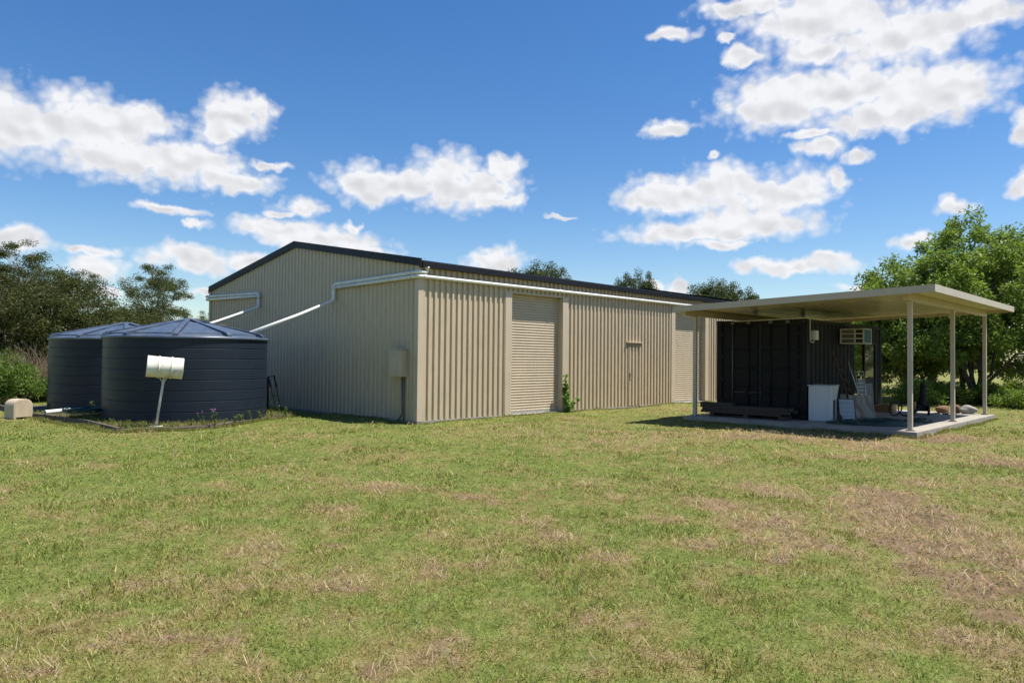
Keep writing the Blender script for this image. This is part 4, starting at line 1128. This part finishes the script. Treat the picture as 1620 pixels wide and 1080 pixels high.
def tubes_mesh(name, paths, n=7):
    """paths: list of (points Nx3, radii N)"""
    V = []; Q = []; off = 0
    for pts, rad in paths:
        pts = np.asarray(pts, float); rad = np.asarray(rad, float)
        t = np.gradient(pts, axis=0); t = unit(t)
        ref = np.array([0.31, 0.17, 0.93]); a = unit(np.cross(t, ref)); b_ = np.cross(t, a)
        k = len(pts); ang = np.arange(n)*2*PI/n
        ring = pts[:, None, :]+rad[:, None, None]*(np.cos(ang)[None, :, None]*a[:, None, :]+np.sin(ang)[None, :, None]*b_[:, None, :])
        V.append(ring.reshape(-1, 3))
        i = np.arange(k-1)[:, None]*n; j = np.arange(n)[None, :]
        Q.append((off+np.stack([i+j, i+(j+1) % n, i+n+(j+1) % n, i+n+j], -1)).reshape(-1, 4)); off += k*n
    return np_mesh(name, np.concatenate(V), quads=np.concatenate(Q), smooth=True)

def curve(p, q, sag, rg, k=7, wob=0.05):
    t = np.linspace(0, 1, k)[:, None]; L = np.linalg.norm(q-p)
    pts = p*(1-t)+q*t
    pts = pts+np.array([0, 0, 1.0])*(np.sin(t*PI)*sag*L)
    w_ = rg.normal(size=(k, 3))*wob*L; w_[0] = 0; w_[-1] = 0
    return pts+w_

def tree_meshes(seed, H, trunk_r, lobes, n_clump, leaves, leaf, clump_r, fork=0.3, stems=1, droop=0.0, flat=0.75, shell=0.55, nlimb=9):
    """lobes: ellipsoids (x,y,z,rx,ry,rz) of the crown; returns (trunk mesh, crown mesh)"""
    rg = np.random.default_rng(seed)
    lobes = np.array(lobes, float)
    vol = lobes[:, 3]*lobes[:, 4]*lobes[:, 5]; vol = vol**0.75; pr = vol/vol.sum()
    li = rg.choice(len(lobes), n_clump, p=pr)
    u = unit(rg.normal(size=(n_clump, 3))); rr = (shell+(1-shell)*rg.random(n_clump))[:, None]
    C = lobes[li, :3]+u*rr*lobes[li, 3:6]
    C[:, 2] = np.maximum(C[:, 2], 0.35)
    paths = []
    limb_pts = []
    for s in range(stems):
        a = 2*PI*s/stems+rg.uniform(-.4, .4); lean = (0.0 if stems == 1 else 0.16)
        top = np.array([math.cos(a)*lean*H, math.sin(a)*lean*H, H*0.72])
        tp = curve(np.array([0.08*math.cos(a)*(stems > 1), 0.08*math.sin(a)*(stems > 1), -0.15]), top, 0.0, rg, 9, 0.018)
        tr = trunk_r/(stems**0.4)*np.linspace(1.0, 0.28, 9); tr[0] *= 1.3
        paths.append((tp, tr)); limb_pts += [(p, r) for p, r in zip(tp[3:], tr[3:])]
        for k in range(nlimb):
            f = fork+(0.92-fork)*k/nlimb; i = min(int(f*8), 8)
            p0 = tp[i]; r0 = tr[i]*0.62
            tgt = C[rg.integers(n_clump)]
            tgt = p0+(tgt-p0)*0.78
            if np.linalg.norm(tgt-p0) < 0.5: continue
            c = curve(p0, tgt, 0.10, rg, 7, 0.035); rads = r0*np.linspace(1, 0.25, 7)
            paths.append((c, rads)); limb_pts += [(p, r) for p, r in zip(c[2:], rads[2:])]
    LP = np.array([p for p, r in limb_pts]); LR = np.array([r for p, r in limb_pts])
    for c in C:
        dd = np.linalg.norm(LP-c, axis=1)+np.maximum(0, LP[:, 2]-c[2])*0.8
        i = dd.argmin(); r0 = min(LR[i]*0.6, 0.045)
        cv = curve(LP[i], c, 0.06, rg, 5, 0.05); paths.append((cv, np.maximum(r0*np.linspace(1, 0.2, 5), 0.004)))
    per = rg.poisson(leaves/n_clump, n_clump); per = np.maximum(per, 3)
    idx = np.repeat(np.arange(n_clump), per); N = len(idx)
    cr = clump_r*(0.6+0.8*rg.random(n_clump))
    g = unit(rg.normal(size=(N, 3)))*(rg.random(N)**0.5)[:, None]
    off = g*cr[idx][:, None]*np.array([1, 1, flat])
    pos = C[idx]+off
    direc = g*0.8+rg.normal(size=(N, 3))*0.8; direc[:, 2] -= droop
    crown = leaf_mesh('crown', pos, direc, rg, *leaf)
    trunk = tubes_mesh('trunk', paths, 6)
    return trunk, crown

def place_tree(name, label, meshes, loc, rz, scale, bark, leafm, group=None, first=[]):
    t = thing(name, label, 'tree', loc, rz, group); t.scale = scale if isinstance(scale, tuple) else (scale,)*3
    for nm, me, mt in (('trunk', meshes[0], bark), ('crown', meshes[1], leafm)):
        o = bpy.data.objects.new(nm, me); COL.objects.link(o); o.parent = t
        if not me.materials: me.materials.append(mt)
    return t

# --- prototypes
gumA = tree_meshes(101, 9.0, 0.17, [(0, 0, 6.9, 2.6, 2.6, 1.1), (1.5, .5, 5.6, 1.6, 1.6, .8), (-1.4, -.6, 5.2, 1.6, 1.5, .8), (.3, -1, 8.2, 1.6, 1.6, .8)], 85, 15000, (0.15, 0.040), 0.52, fork=0.34, droop=0.7, flat=0.5, nlimb=12)
gumB = tree_meshes(102, 9.0, 0.19, [(0, 0, 6.2, 3.0, 3.0, 1.8), (-.8, .6, 8.0, 1.8, 1.8, .9), (1.6, -.8, 4.8, 1.6, 1.6, 1.0), (-1.8, 0.2, 4.6, 1.4, 1.4, .9)], 120, 24000, (0.15, 0.042), 0.52, fork=0.28, droop=0.6, flat=0.6, nlimb=12)
bushA = tree_meshes(103, 5.6, 0.14, [(0, 0, 3.2, 2.5, 2.5, 2.3), (1.3, .8, 2.0, 1.8, 1.8, 1.6), (-1.4, -.5, 2.2, 1.8, 1.8, 1.6), (0, 0, 4.6, 1.4, 1.4, 1.0)], 150, 30000, (0.13, 0.045), 0.50, fork=0.10, stems=2, droop=0.2, nlimb=8)
bushB = tree_meshes(104, 5.0, 0.12, [(0, 0, 2.8, 2.3, 2.2, 2.2), (1.4, -.8, 2.2, 1.5, 1.5, 1.7), (-1.0, .8, 3.6, 1.4, 1.4, 1.2)], 140, 26000, (0.13, 0.045), 0.48, fork=0.10, stems=2, droop=0.2, nlimb=8)
farA = tree_meshes(105, 10.0, 0.24, [(0, 0, 7.2, 3.4, 3.4, 2.2), (2.0, 0, 6.0, 2.0, 2.0, 1.4), (-2.0, .5, 6.2, 2.2, 2.2, 1.5), (0.5, .5, 8.7, 2.0, 2.0, 1.0)], 120, 26000, (0.20, 0.075), 0.62, fork=0.3, droop=0.2, nlimb=10)
farB = tree_meshes(106, 9.0, 0.24, [(0, 0, 6.4, 4.0, 4.0, 2.2), (2.4, 0, 5.6, 1.8, 2.0, 1.4), (-2.4, .5, 5.6, 2.0, 2.2, 1.4)], 140, 34000, (0.19, 0.080), 0.58, fork=0.25, droop=0.1, nlimb=10)
leafA = tree_meshes(107, 7.6, 0.19, [(0, 0, 4.6, 3.9, 3.9, 2.6), (2.4, .6, 5.0, 2.4, 2.4, 2.0), (-2.2, -1.0, 3.6, 2.4, 2.3, 2.0), (.6, .4, 6.7, 2.0, 2.0, 1.2), (1.8, -2.0, 2.6, 2.0, 2.0, 1.5), (-2.8, .5, 2.6, 1.8, 1.8, 1.4)], 300, 52000, (0.160, 0.070), 0.44, fork=0.12, stems=3, droop=0.35, flat=0.8, shell=0.5, nlimb=9)
leafB = tree_meshes(108, 6.4, 0.20, [(0, 0, 3.6, 3.2, 3.2, 2.4), (1.8, .6, 2.6, 2.0, 2.0, 1.8), (-1.8, -.8, 2.8, 2.0, 2.0, 1.8), (0, .4, 5.4, 1.6, 1.6, 1.2)], 210, 38000, (0.160, 0.070), 0.44, fork=0.10, stems=2, droop=0.35, shell=0.5, nlimb=9)

GL = 'trees along the left boundary'
# --- left boundary: (photo column, distance, prototype, scale, label)
LEFT = [
 (-70, 33, bushA, 1.15, 'wattle', 'dense olive bush tree at the left picture edge'),
 (25, 31, bushB, 1.00, 'wattle', 'dense olive bush tree above the green weeds'),
 (90, 33, bushA, 0.98, 'wattle', 'dense olive bush tree left of the farther tank roof'),
 (150, 36, bushB, 0.78, 'wattle', 'low olive bush tree directly above the farther tank roof'),
 (205, 41, bushA, 0.80, 'wattle', 'low yellowish bush tree in the dip between the two tall gum groups'),
 (262, 43, bushB, 0.86, 'wattle', 'low bush tree at the foot of the lone gum'),
 (312, 46, bushA, 0.62, 'wattle', 'small low bush tree beside the shed gable edge'),
 (50, 44, gumA, 0.93, 'gum', 'tall sparse gum tree with layered flat crown at far left'),
 (112, 42, gumA, 0.72, 'gum', 'smaller gum tree with open branches right of the tall sparse gum'),
 (-25, 42, gumB, 0.86, 'gum', 'broad gum tree cut by the left picture edge'),
 (8, 36, gumB, 0.66, 'gum', 'mid-height gum tree behind the weeds at far left'),
 (250, 52, gumB, 0.92, 'gum', 'lone rounded gum tree standing above the nearer tank roof'),
 (188, 55, gumB, 0.62, 'gum', 'small gum tree left of the lone rounded gum'),
 (322, 62, gumB, 0.60, 'gum', 'distant gum tree peeping out beside the shed gable edge'),
]
for k, (u, dep, pm, sc, kind, lb) in enumerate(LEFT):
    p = far(u, dep)
    place_tree('gum_tree' if kind == 'gum' else 'bush_tree', lb, pm, (p[0], p[1], -0.1), k*1.7+0.4, (sc*1.05, sc*1.05, sc), M['bark_pale'] if kind == 'gum' else M['bark'], M['leaf_gum'] if kind == 'gum' else M['leaf_wattle'], GL)
# --- trees beyond the shed roof
BACK = [(845, 78, farA, 1.21, 'distant tree showing two humps above the middle of the shed roof'),
        (874, 84, farB, (0.85, 0.85, 1.33), 'distant lower tree right of the two-humped tree above the roof'),
        (1004, 88, farB, (0.74, 0.74, 1.42), 'distant dome-shaped dark tree above the shed roof left of the carport'),
        (1120, 74, farA, (0.92, 0.92, 1.0), 'distant bright tree above the roof end beside the carport'),
        (1154, 76, farB, (0.78, 0.78, 1.10), 'distant tree at the right of the group beyond the carport roof')]
for k, (u, dep, pm, sc, lb) in enumerate(BACK):
    p = far(u, dep)
    place_tree('distant_tree', lb, pm, (p[0], p[1], -0.1), k*2.1, sc, M['bark_pale'], M['leaf_far'], 'trees beyond the shed')
# --- right: leafy trees behind the carport
RIGHT = [(1537, 29.5, leafA, 1.00, 0.6, 'large leafy green tree with forked trunk behind the carport posts'),
         (1436, 31, leafB, 0.88, 2.0, 'leafy green tree behind the container and hose heap'),
         (1668, 31, leafA, 0.98, 3.4, 'leafy green tree cut by the right picture edge'),
         (1352, 38, leafB, 0.78, 4.4, 'lower leafy tree seen past the container opening'),
         (1475, 40, leafB, 1.02, 5.2, 'leafy tree further back between the two front right posts')]
for k, (u, dep, pm, sc, rz, lb) in enumerate(RIGHT):
    p = far(u, dep)
    place_tree('leafy_tree', lb, pm, (p[0], p[1], -0.1), rz, sc, M['bark'], M['leaf_green'], 'leafy trees behind the carport')
# --- far boundary trees closing the horizon
for k, (u, dep, pm, sc, lb) in enumerate([(1660, 95, farB, 0.75, 'distant tree on the far paddock edge at the right'), (1560, 110, farA, 0.8, 'distant tree on the far paddock behind the large leafy tree'),
        (1460, 100, farB, 0.8, 'distant tree on the far paddock behind the carport'), (1380, 105, farA, 0.8, 'distant tree on the far paddock right of the container'),
        (1300, 100, farB, 0.75, 'distant tree on the far paddock above the container roof gap'), (-120, 60, farB, 0.8, 'distant tree beyond the left picture edge'), (1220, 95, farB, 0.7, 'distant tree on the far paddock hidden mostly by the container')]):
    p = far(u, dep)
    place_tree('distant_tree', lb, pm, (p[0], p[1], -0.1), k*1.3+0.2, sc, M['bark_pale'], M['leaf_far'], 'trees on the far paddock edge')

# --- shrubs and weeds
def shrub_mesh(seed, r, h, n, leaf, k=26):
    rg = np.random.default_rng(seed)
    C = unit(rg.normal(size=(k, 3)))*np.array([r, r, h*0.45])*(0.35+0.65*rg.random((k, 1)))+np.array([0, 0, h*0.5])
    C[:, 2] = np.maximum(C[:, 2], 0.06)
    idx = rg.integers(k, size=n); g = unit(rg.normal(size=(n, 3)))*(rg.random(n)**0.5)[:, None]
    pos = C[idx]+g*min(r, h)*0.33; pos[:, 2] = np.maximum(pos[:, 2], 0.02)
    d = g+rg.normal(size=(n, 3))*0.6; d[:, 2] += 0.35
    fol = leaf_mesh('foliage', pos, d, rg, *leaf)
    st = tubes_mesh('stem', [(curve(np.array([0.05*rg.normal(), 0.05*rg.normal(), -0.05]), c, 0.05, rg, 5, 0.05), np.linspace(0.012, 0.004, 5)) for c in C[:12]], 5)
    return st, fol
def place_shrub(name, label, ms, loc, rz, sc, lm, group, cat='shrub', stem=None):
    t = thing(name, label, cat, loc, rz, group); t.scale = sc if isinstance(sc, tuple) else (sc,)*3
    for nm, me, mt in (('stem', ms[0], stem or M['bark']), ('foliage', ms[1], lm)):
        o = bpy.data.objects.new(nm, me); COL.objects.link(o); o.parent = t
        if not me.materials: me.materials.append(mt)
    return t
weedA = shrub_mesh(201, 0.9, 1.3, 6500, (0.11, 0.04))
weedB = shrub_mesh(202, 1.0, 0.8, 6500, (0.10, 0.04))
underA = shrub_mesh(203, 1.4, 1.2, 9000, (0.12, 0.055))
WG = 'weeds on the left bank'
for k, (u, v, ms, sc, lb) in enumerate([(-25, 640, weedA, 1.15, 'bright green weed clump cut by the left picture edge'), (18, 634, weedA, 1.0, 'bright green weed clump behind the pump cover'),
        (52, 634, weedB, 0.95, 'low green weed clump right behind the pump cover'), (75, 630, weedB, 0.9, 'low weed clump tucked against the farther tank'), (0, 622, weedA, 1.35, 'tall weed clump on the upper left bank'),
        (45, 618, weedB, 1.3, 'olive weed clump halfway up the left bank'), (-40, 615, weedA, 1.6, 'large weed clump at the far left below the trees')]):
    p = gnd(u, v); place_shrub('weed_clump', lb, ms, (p[0], p[1], 0), k*1.3, sc, M['leaf_weed'], WG, 'weeds')
for k, (u, dep, sc, lb) in enumerate([(1455, 28.5, 0.95, 'low dark bush behind the wheeled trolley'), (1488, 29, 0.85, 'low dark bush behind the rocks'),
        (1590, 27.5, 0.9, 'low bush right of the rear right post'), (1625, 25.5, 0.7, 'low bush at the right picture edge'), (1565, 28.5, 0.8, 'low bush at the foot of the forked tree')]):
    p = far(u, dep); place_shrub('low_bush', lb, underA, (p[0], p[1], -0.05), k*1.9, (sc*0.95, sc*0.95, sc*0.78), M['leaf_green'], 'bushes under the leafy trees')
# dry reeds under the left trees
def reed_mesh(seed, n, r, h):
    rg = np.random.default_rng(seed)
    base = np.stack([rg.normal(size=n)*r*0.5, rg.normal(size=n)*r*0.5, np.zeros(n)], -1)
    d = rg.normal(size=(n, 3))*0.28; d[:, 2] = 1
    L = h*(0.4+0.7*rg.random(n))
    paths = []
    for b0, dd, l in zip(base, unit(d), L):
        t = np.linspace(0, 1, 5)[:, None]
        pts = b0+dd*l*t+np.array([dd[0], dd[1], -0.25])*0.5*l*t**2.5
        paths.append((pts, np.linspace(0.010, 0.003, 5)))
    return tubes_mesh('reed', paths, 4)
reedM = reed_mesh(301, 150, 0.9, 2.2)
for k, (u, dep, sc, lb) in enumerate([(88, 27.0, 0.80, 'dry brown reed clump beside the farther tank wall'), (62, 27.5, 0.95, 'dry brown reed clump between weeds and farther tank'), (35, 28.0, 0.95, 'dry brown reed clump above the bright weeds'), (112, 28, 0.8, 'dry brown reed clump partly behind the farther tank'), (10, 23.5, 0.62, 'short dry reed clump among the bright weeds at far left'), (48, 24.5, 0.55, 'short dry reed clump between the low weeds and the pump cover')]):
    p = far(u, dep)
    o = bpy.data.objects.new('reed_clump', reedM); COL.objects.link(o); o.location = (p[0], p[1], 0); o.rotation_euler = (0, 0, k*1.1); o.scale = (sc,)*3
    if not reedM.materials: reedM.materials.append(M['straw'])
    tag(o, lb, 'reeds', 'dry reeds on the left bank')

# climbing plant by the roller door
def build_vine():
    rg = np.random.default_rng(401)
    t = thing('climbing_plant', 'young bright green climbing plant at the right jamb of the near roller door', 'plant', (0.14, 5.46, 0.0))
    paths = []; pos = []; dr = []
    for (dx, dy, h) in ((0, 0, 1.08), (0.03, 0.10, 0.72), (0.05, -0.06, 0.5), (0.08, 0.42, 0.42), (0.05, 0.26, 0.30), (0.02, 0.03, 0.92)):
        k = 10; z = np.linspace(0, h, k)
        pts = np.stack([dx*z/h+0.04*np.sin(z*7+dy*9), dy*(z/h)**0.6+0.05*np.sin(z*5+dx*30), z], -1); paths.append((pts, np.linspace(0.010, 0.004, k)))
        for i in range(int(h*62)):
            f = rg.random()**0.8; p = pts[min(int(f*k), k-1)]+rg.normal(size=3)*0.02
            pos.append(p); a = rg.normal(size=3)*0.7; a[2] = a[2]*0.5-0.15; a[0] += 0.3; dr.append(a)
    me = tubes_mesh('stem', paths, 5); link('stem', me, M['leaf_vine'], t)
    lm = leaf_mesh('foliage', np.array(pos), np.array(dr), rg, 0.115, 0.085, 0.2); link('foliage', lm, M['leaf_vine'], t)
build_vine()

# thistles and small weeds on the tank pad
def weed_plant(seed, h, n, flower):
    rg = np.random.default_rng(seed); paths = []; pos = []; dr = []; tips = []
    for s in range(rg.integers(2, 4)):
        top = np.array([rg.normal()*0.10, rg.normal()*0.10, h*rg.uniform(0.7, 1.0)])
        c = curve(np.zeros(3), top, 0.0, rg, 7, 0.04); paths.append((c, np.linspace(0.006, 0.003, 7))); tips.append(c[-1])
        for i in range(n):
            f = rg.random(); p = c[min(int(f*7), 6)]; a = rg.normal(size=3); a[2] = abs(a[2])*0.5+0.1
            pos.append(p+rg.normal(size=3)*0.01); dr.append(a)
    return tubes_mesh('stem', paths, 4), leaf_mesh('foliage', np.array(pos), np.array(dr), rg, 0.085, 0.030, 0.2), tips
WP = [weed_plant(500+i, h, n, fl) for i, (h, n, fl) in enumerate(((0.42, 16, 1), (0.30, 14, 0), (0.22, 12, 0), (0.50, 14, 1)))]
flm = None
spots = [(200, 676, 1, 0, 'small weed left of the leaning drum post'), (150, 652, 0, 0, 'tall weed between the two tanks, left one'), (158, 650, 0, 0, 'tall weed between the two tanks, right one'),
         (77, 648, 1, 0, 'small weed at the left foot of the farther tank'), (90, 648, 2, 0, 'small weed right of the white pipe end'), (322, 669, 3, 1, 'thistle with purple flowers at the nearer tank foot'), (340, 669, 0, 1, 'low purple-flowered weed right of the thistle'),
         (355, 668, 2, 0, 'tiny weed near the middle of the sleeper edging'), (372, 666, 1, 0, 'small weed right of the middle of the edging'), (385, 664, 2, 0, 'tiny weed before the right half of the nearer tank'), (398, 662, 0, 0, 'leafy weed near the right side of the nearer tank'),
         (412, 660, 1, 0, 'small weed at the right foot of the nearer tank'), (428, 657, 3, 0, 'tall grassy weed under the leaning frame'), (441, 656, 3, 1, 'purple-flowered weed at the foot of the leaning frame'), (452, 655, 1, 0, 'small weed right of the leaning frame'),
         (300, 670, 2, 0, 'tiny weed right of the drum post foot'), (272, 673, 2, 0, 'tiny weed just right of the post base plate'), (225, 675, 2, 0, 'tiny weed just left of the post base plate'), (180, 668, 2, 0, 'tiny weed at the left foot of the nearer tank')]
for k, (u, v, pi_, fl, lb) in enumerate(spots):
    p = gnd(u, v, 0.085); sc = 0.72+0.15*math.sin(k*2.3)
    st, fo, tips = WP[pi_]
    t = thing('weed_plant', lb, 'weed', (p[0], p[1], 0.045), k*1.37, 'weeds on the tank pad'); t.scale = (sc,)*3
    for nm, me, mt in (('stem', st, M['leaf_weed']), ('foliage', fo, M['leaf_weed'])):
        o = bpy.data.objects.new(nm, me); COL.objects.link(o); o.parent = t
        if not me.materials: me.materials.append(mt)
    if fl:
        for tp in tips:
            if flm is None:
                b = MB(); b.lathe([(0.0, -0.015), (0.013, 0.0), (0.022, 0.028), (0.012, 0.034), (0.0, 0.03)], 8); fo_ = b.build('flower', M['purple'], t); flm = fo_.data
            else:
                fo_ = bpy.data.objects.new('flower', flm); COL.objects.link(fo_); fo_.parent = t
            fo_.location = tuple(tp)

# ---------------------------------------------------------------- lawn blades
def build_grass():
    rg = np.random.default_rng(7)
    V = []; T = []; Cc = []; off = 0
    half = 0.88
    def scatter(r0, r1, dens):
        area = half*2*0.5*(r1*r1-r0*r0)/1.0
        n = int(area*dens)
        r = np.sqrt(rg.random(n)*(r1*r1-r0*r0)+r0*r0); a = (rg.random(n)*2-1)*half
        dx = np.sin(a)*r; dy = np.cos(a)*r
        x = CAM[0]+SIDE[0]*dx+HEAD[0]*dy; y = CAM[1]+SIDE[1]*dx+HEAD[1]*dy
        keep = ~no_lawn(x, y)
        return x[keep], y[keep]
    def add(x, y, hgt, wid, lean, col, flatness=None, z0=None):
        nonlocal off
        n = len(x)
        z = ground_z(x, y)-0.02 if z0 is None else z0
        b0 = np.stack([x, y, z], -1)
        a = rg.random(n)*2*PI; hd = np.stack([np.cos(a), np.sin(a), np.zeros(n)], -1); sdv = np.stack([-np.sin(a), np.cos(a), np.zeros(n)], -1)
        tw = rg.random(n)*2*PI; sdv = sdv*np.cos(tw)[:, None]+hd*np.sin(tw)[:, None]
        up = np.array([0, 0, 1.0])
        tip = b0+hd*(hgt*np.sin(lean))[:, None]+up*(hgt*np.cos(lean))[:, None]
        mid = b0+hd*(hgt*0.5*np.sin(lean*0.55))[:, None]+up*(hgt*0.55*np.cos(lean*0.55))[:, None]
        s = sdv*(wid*0.5)[:, None]
        V.append(np.stack([b0-s, b0+s, mid+s*0.8, mid-s*0.8, tip], 1).reshape(-1, 3))
        k = off+np.arange(n)[:, None]*5
        T.append(np.concatenate([k+np.array([0, 1, 2]), k+np.array([0, 2, 3]), k+np.array([3, 2, 4])], 0))
        Cc.append(np.repeat(col[:, None, :], 5, 1).reshape(-1, 3)); off += n*5
    rings = [(2.4, 5.5, 3600, 0.0046, 0.042), (5.5, 9, 2200, 0.0060, 0.042), (9, 14, 1050, 0.0085, 0.044), (14, 21, 480, 0.0125, 0.048), (21, 34, 150, 0.016, 0.05)]
    for (r0, r1, dens, wid, hgt) in rings:
        x, y = scatter(r0, r1, dens); n = len(x)
        d = dryness(x, y); tuft = fbm(x*1.7, y*1.7, 71, 3)
        lush = sst(0.45, 0.75, tuft)*(1-sst(0.4, 0.8, d))
        clump = fbm(x*7.0, y*7.0, 75, 2)
        kill = rg.random(n) < np.maximum(sst(0.55, 1.0, d)*0.45, 0.40*(1-sst(0.30, 0.50, clump)))
        kill |= rg.random(n) < 0.82*soil(x, y)
        x, y, d, lush, clump = x[~kill], y[~kill], d[~kill], lush[~kill], clump[~kill]; n = len(x)
        h = hgt*(0.45+0.75*rg.random(n))*(0.65+1.0*lush)*(1-0.35*sst(0.5, 0.9, d))*(0.75+0.5*sst(0.35, 0.75, clump))
        dj = np.clip(d+rg.normal(size=n)*0.24, 0, 1)
        col = lawn_colour(dj, rg.random(n), rg.random(n))*(0.50+1.15*rg.random(n)**1.2)[:, None]
        add(x, y, h, wid*(0.7+0.6*rg.random(n)), np.abs(rg.normal(size=n))*0.65+0.45, col)
    # dry clippings lying on the lawn
    for (r0, r1, dens, wid, ln) in [(3.2, 6, 1300, 0.0042, 0.12), (6, 10, 700, 0.0062, 0.13), (10, 18, 240, 0.010, 0.15)]:
        x, y = scatter(r0, r1, dens); d = dryness(x, y); tuft = fbm(x*4, y*4, 81, 2)
        keep = rg.random(len(x)) < sst(0.38, 0.85, d)*sst(0.25, 0.6, tuft)+0.03
        x, y = x[keep], y[keep]; n = len(x)
        col = np.stack([0.34+0.16*rg.random(n), 0.255+0.13*rg.random(n), 0.140+0.09*rg.random(n)], -1)*(0.55+0.6*rg.random(n))[:, None]
        add(x, y, ln*(0.35+0.9*rg.random(n)), wid*(0.6+0.6*rg.random(n)), 1.36+0.22*rg.random(n), col, z0=ground_z(x, y)-0.02+0.012*rg.random(n)+0.03*sst(0.4, 0.9, dryness(x, y))*rg.random(n))
    # clods and torn thatch in the worn patches
    for (r0, r1, dens, sc_) in [(3.2, 9, 150, 0.8), (9, 16, 50, 1.1)]:
        x, y = scatter(r0, r1, dens); d = dryness(x, y); k = rg.random(len(x)) < np.maximum(0.5*sst(0.6, 0.9, d), soil(x, y))
        x, y = x[k], y[k]; n = len(x)
        col = np.stack([0.12+0.11*rg.random(n), 0.082+0.08*rg.random(n), 0.045+0.045*rg.random(n)], -1)
        add(x, y, 0.040*sc_*(0.4+0.9*rg.random(n)), 0.016*sc_*(0.5+0.8*rg.random(n)), 0.9+0.6*rg.random(n), col)
    # longer unmown tufts along slabs, walls and the tank edging
    def strip(p, q, n, h, wdt, jitter=0.05):
        t = rg.random(n); x = p[0]+(q[0]-p[0])*t+rg.normal(size=n)*jitter; y = p[1]+(q[1]-p[1])*t+rg.normal(size=n)*jitter
        k = ~no_lawn(x, y); x, y = x[k], y[k]; n = len(x)
        m_ = fbm(x*2.1, y*2.1, 91, 2)
        col = lawn_colour(np.clip(0.30+rg.normal(size=n)*0.2, 0, 1), rg.random(n), rg.random(n))
        add(x, y, h*(0.3+rg.random(n))*(0.3+1.2*m_), np.full(n, wdt), np.abs(rg.normal(size=n))*0.5+0.1, col)
    strip((3.95, 5.66), (9.5, 5.66), 3000, 0.085, 0.007); strip((9.53, 5.7), (9.53, 13.3), 2600, 0.07, 0.008)
    strip((0.09, 0.05), (0.09, 14.5), 4200, 0.07, 0.008, 0.03); strip((-3.6, -0.09), (0, -0.09), 900, 0.06, 0.008, 0.03)
    strip((-1.83, -6.1), (-1.80, -4.3), 1800, 0.10, 0.007, 0.04); strip((-1.82, -4.2), (-3.6, -1.0), 2200, 0.10, 0.008, 0.04); strip((-1.9, -6.2), (-7.6, -6.55), 2600, 0.11, 0.009, 0.05)
    me = np_mesh('grass', np.concatenate(V), tris=np.concatenate(T), cols=np.concatenate(Cc))
    o = link('grass', me, attr_material('grass_blade', 0.55, trans=0.30))
    tag(o, 'short mown green and straw-dry lawn grass across the foreground', 'grass', kind='stuff')
    # grass growing on the dirt of the tank pad
    V.clear(); T.clear(); Cc.clear(); off = 0
    n = 26000; x = rg.uniform(-8, -1.9, n); y = rg.uniform(-6.3, -1.0, n)
    k = in_poly(x, y, PAD) & (np.hypot(x+4.41, y+3.73) > 1.9) & (np.hypot(x+8.37, y+3.88) > 1.9) & (fbm(x*1.6, y*1.6, 95, 3) > 0.34)
    x, y = x[k], y[k]; n = len(x)
    col = lawn_colour(np.clip(0.35+rg.normal(size=n)*0.2, 0, 1), rg.random(n), rg.random(n))
    add(x, y, 0.10*(0.25+rg.random(n)), np.full(n, 0.009), np.abs(rg.normal(size=n))*0.5+0.1, col, z0=np.full(n, 0.045))
    me = np_mesh('pad_grass', np.concatenate(V), tris=np.concatenate(T), cols=np.concatenate(Cc))
    o = link('pad_grass', me, bpy.data.materials['grass_blade'])
    tag(o, 'thin rank grass growing on the raised tank pad', 'grass', kind='stuff')
build_grass()
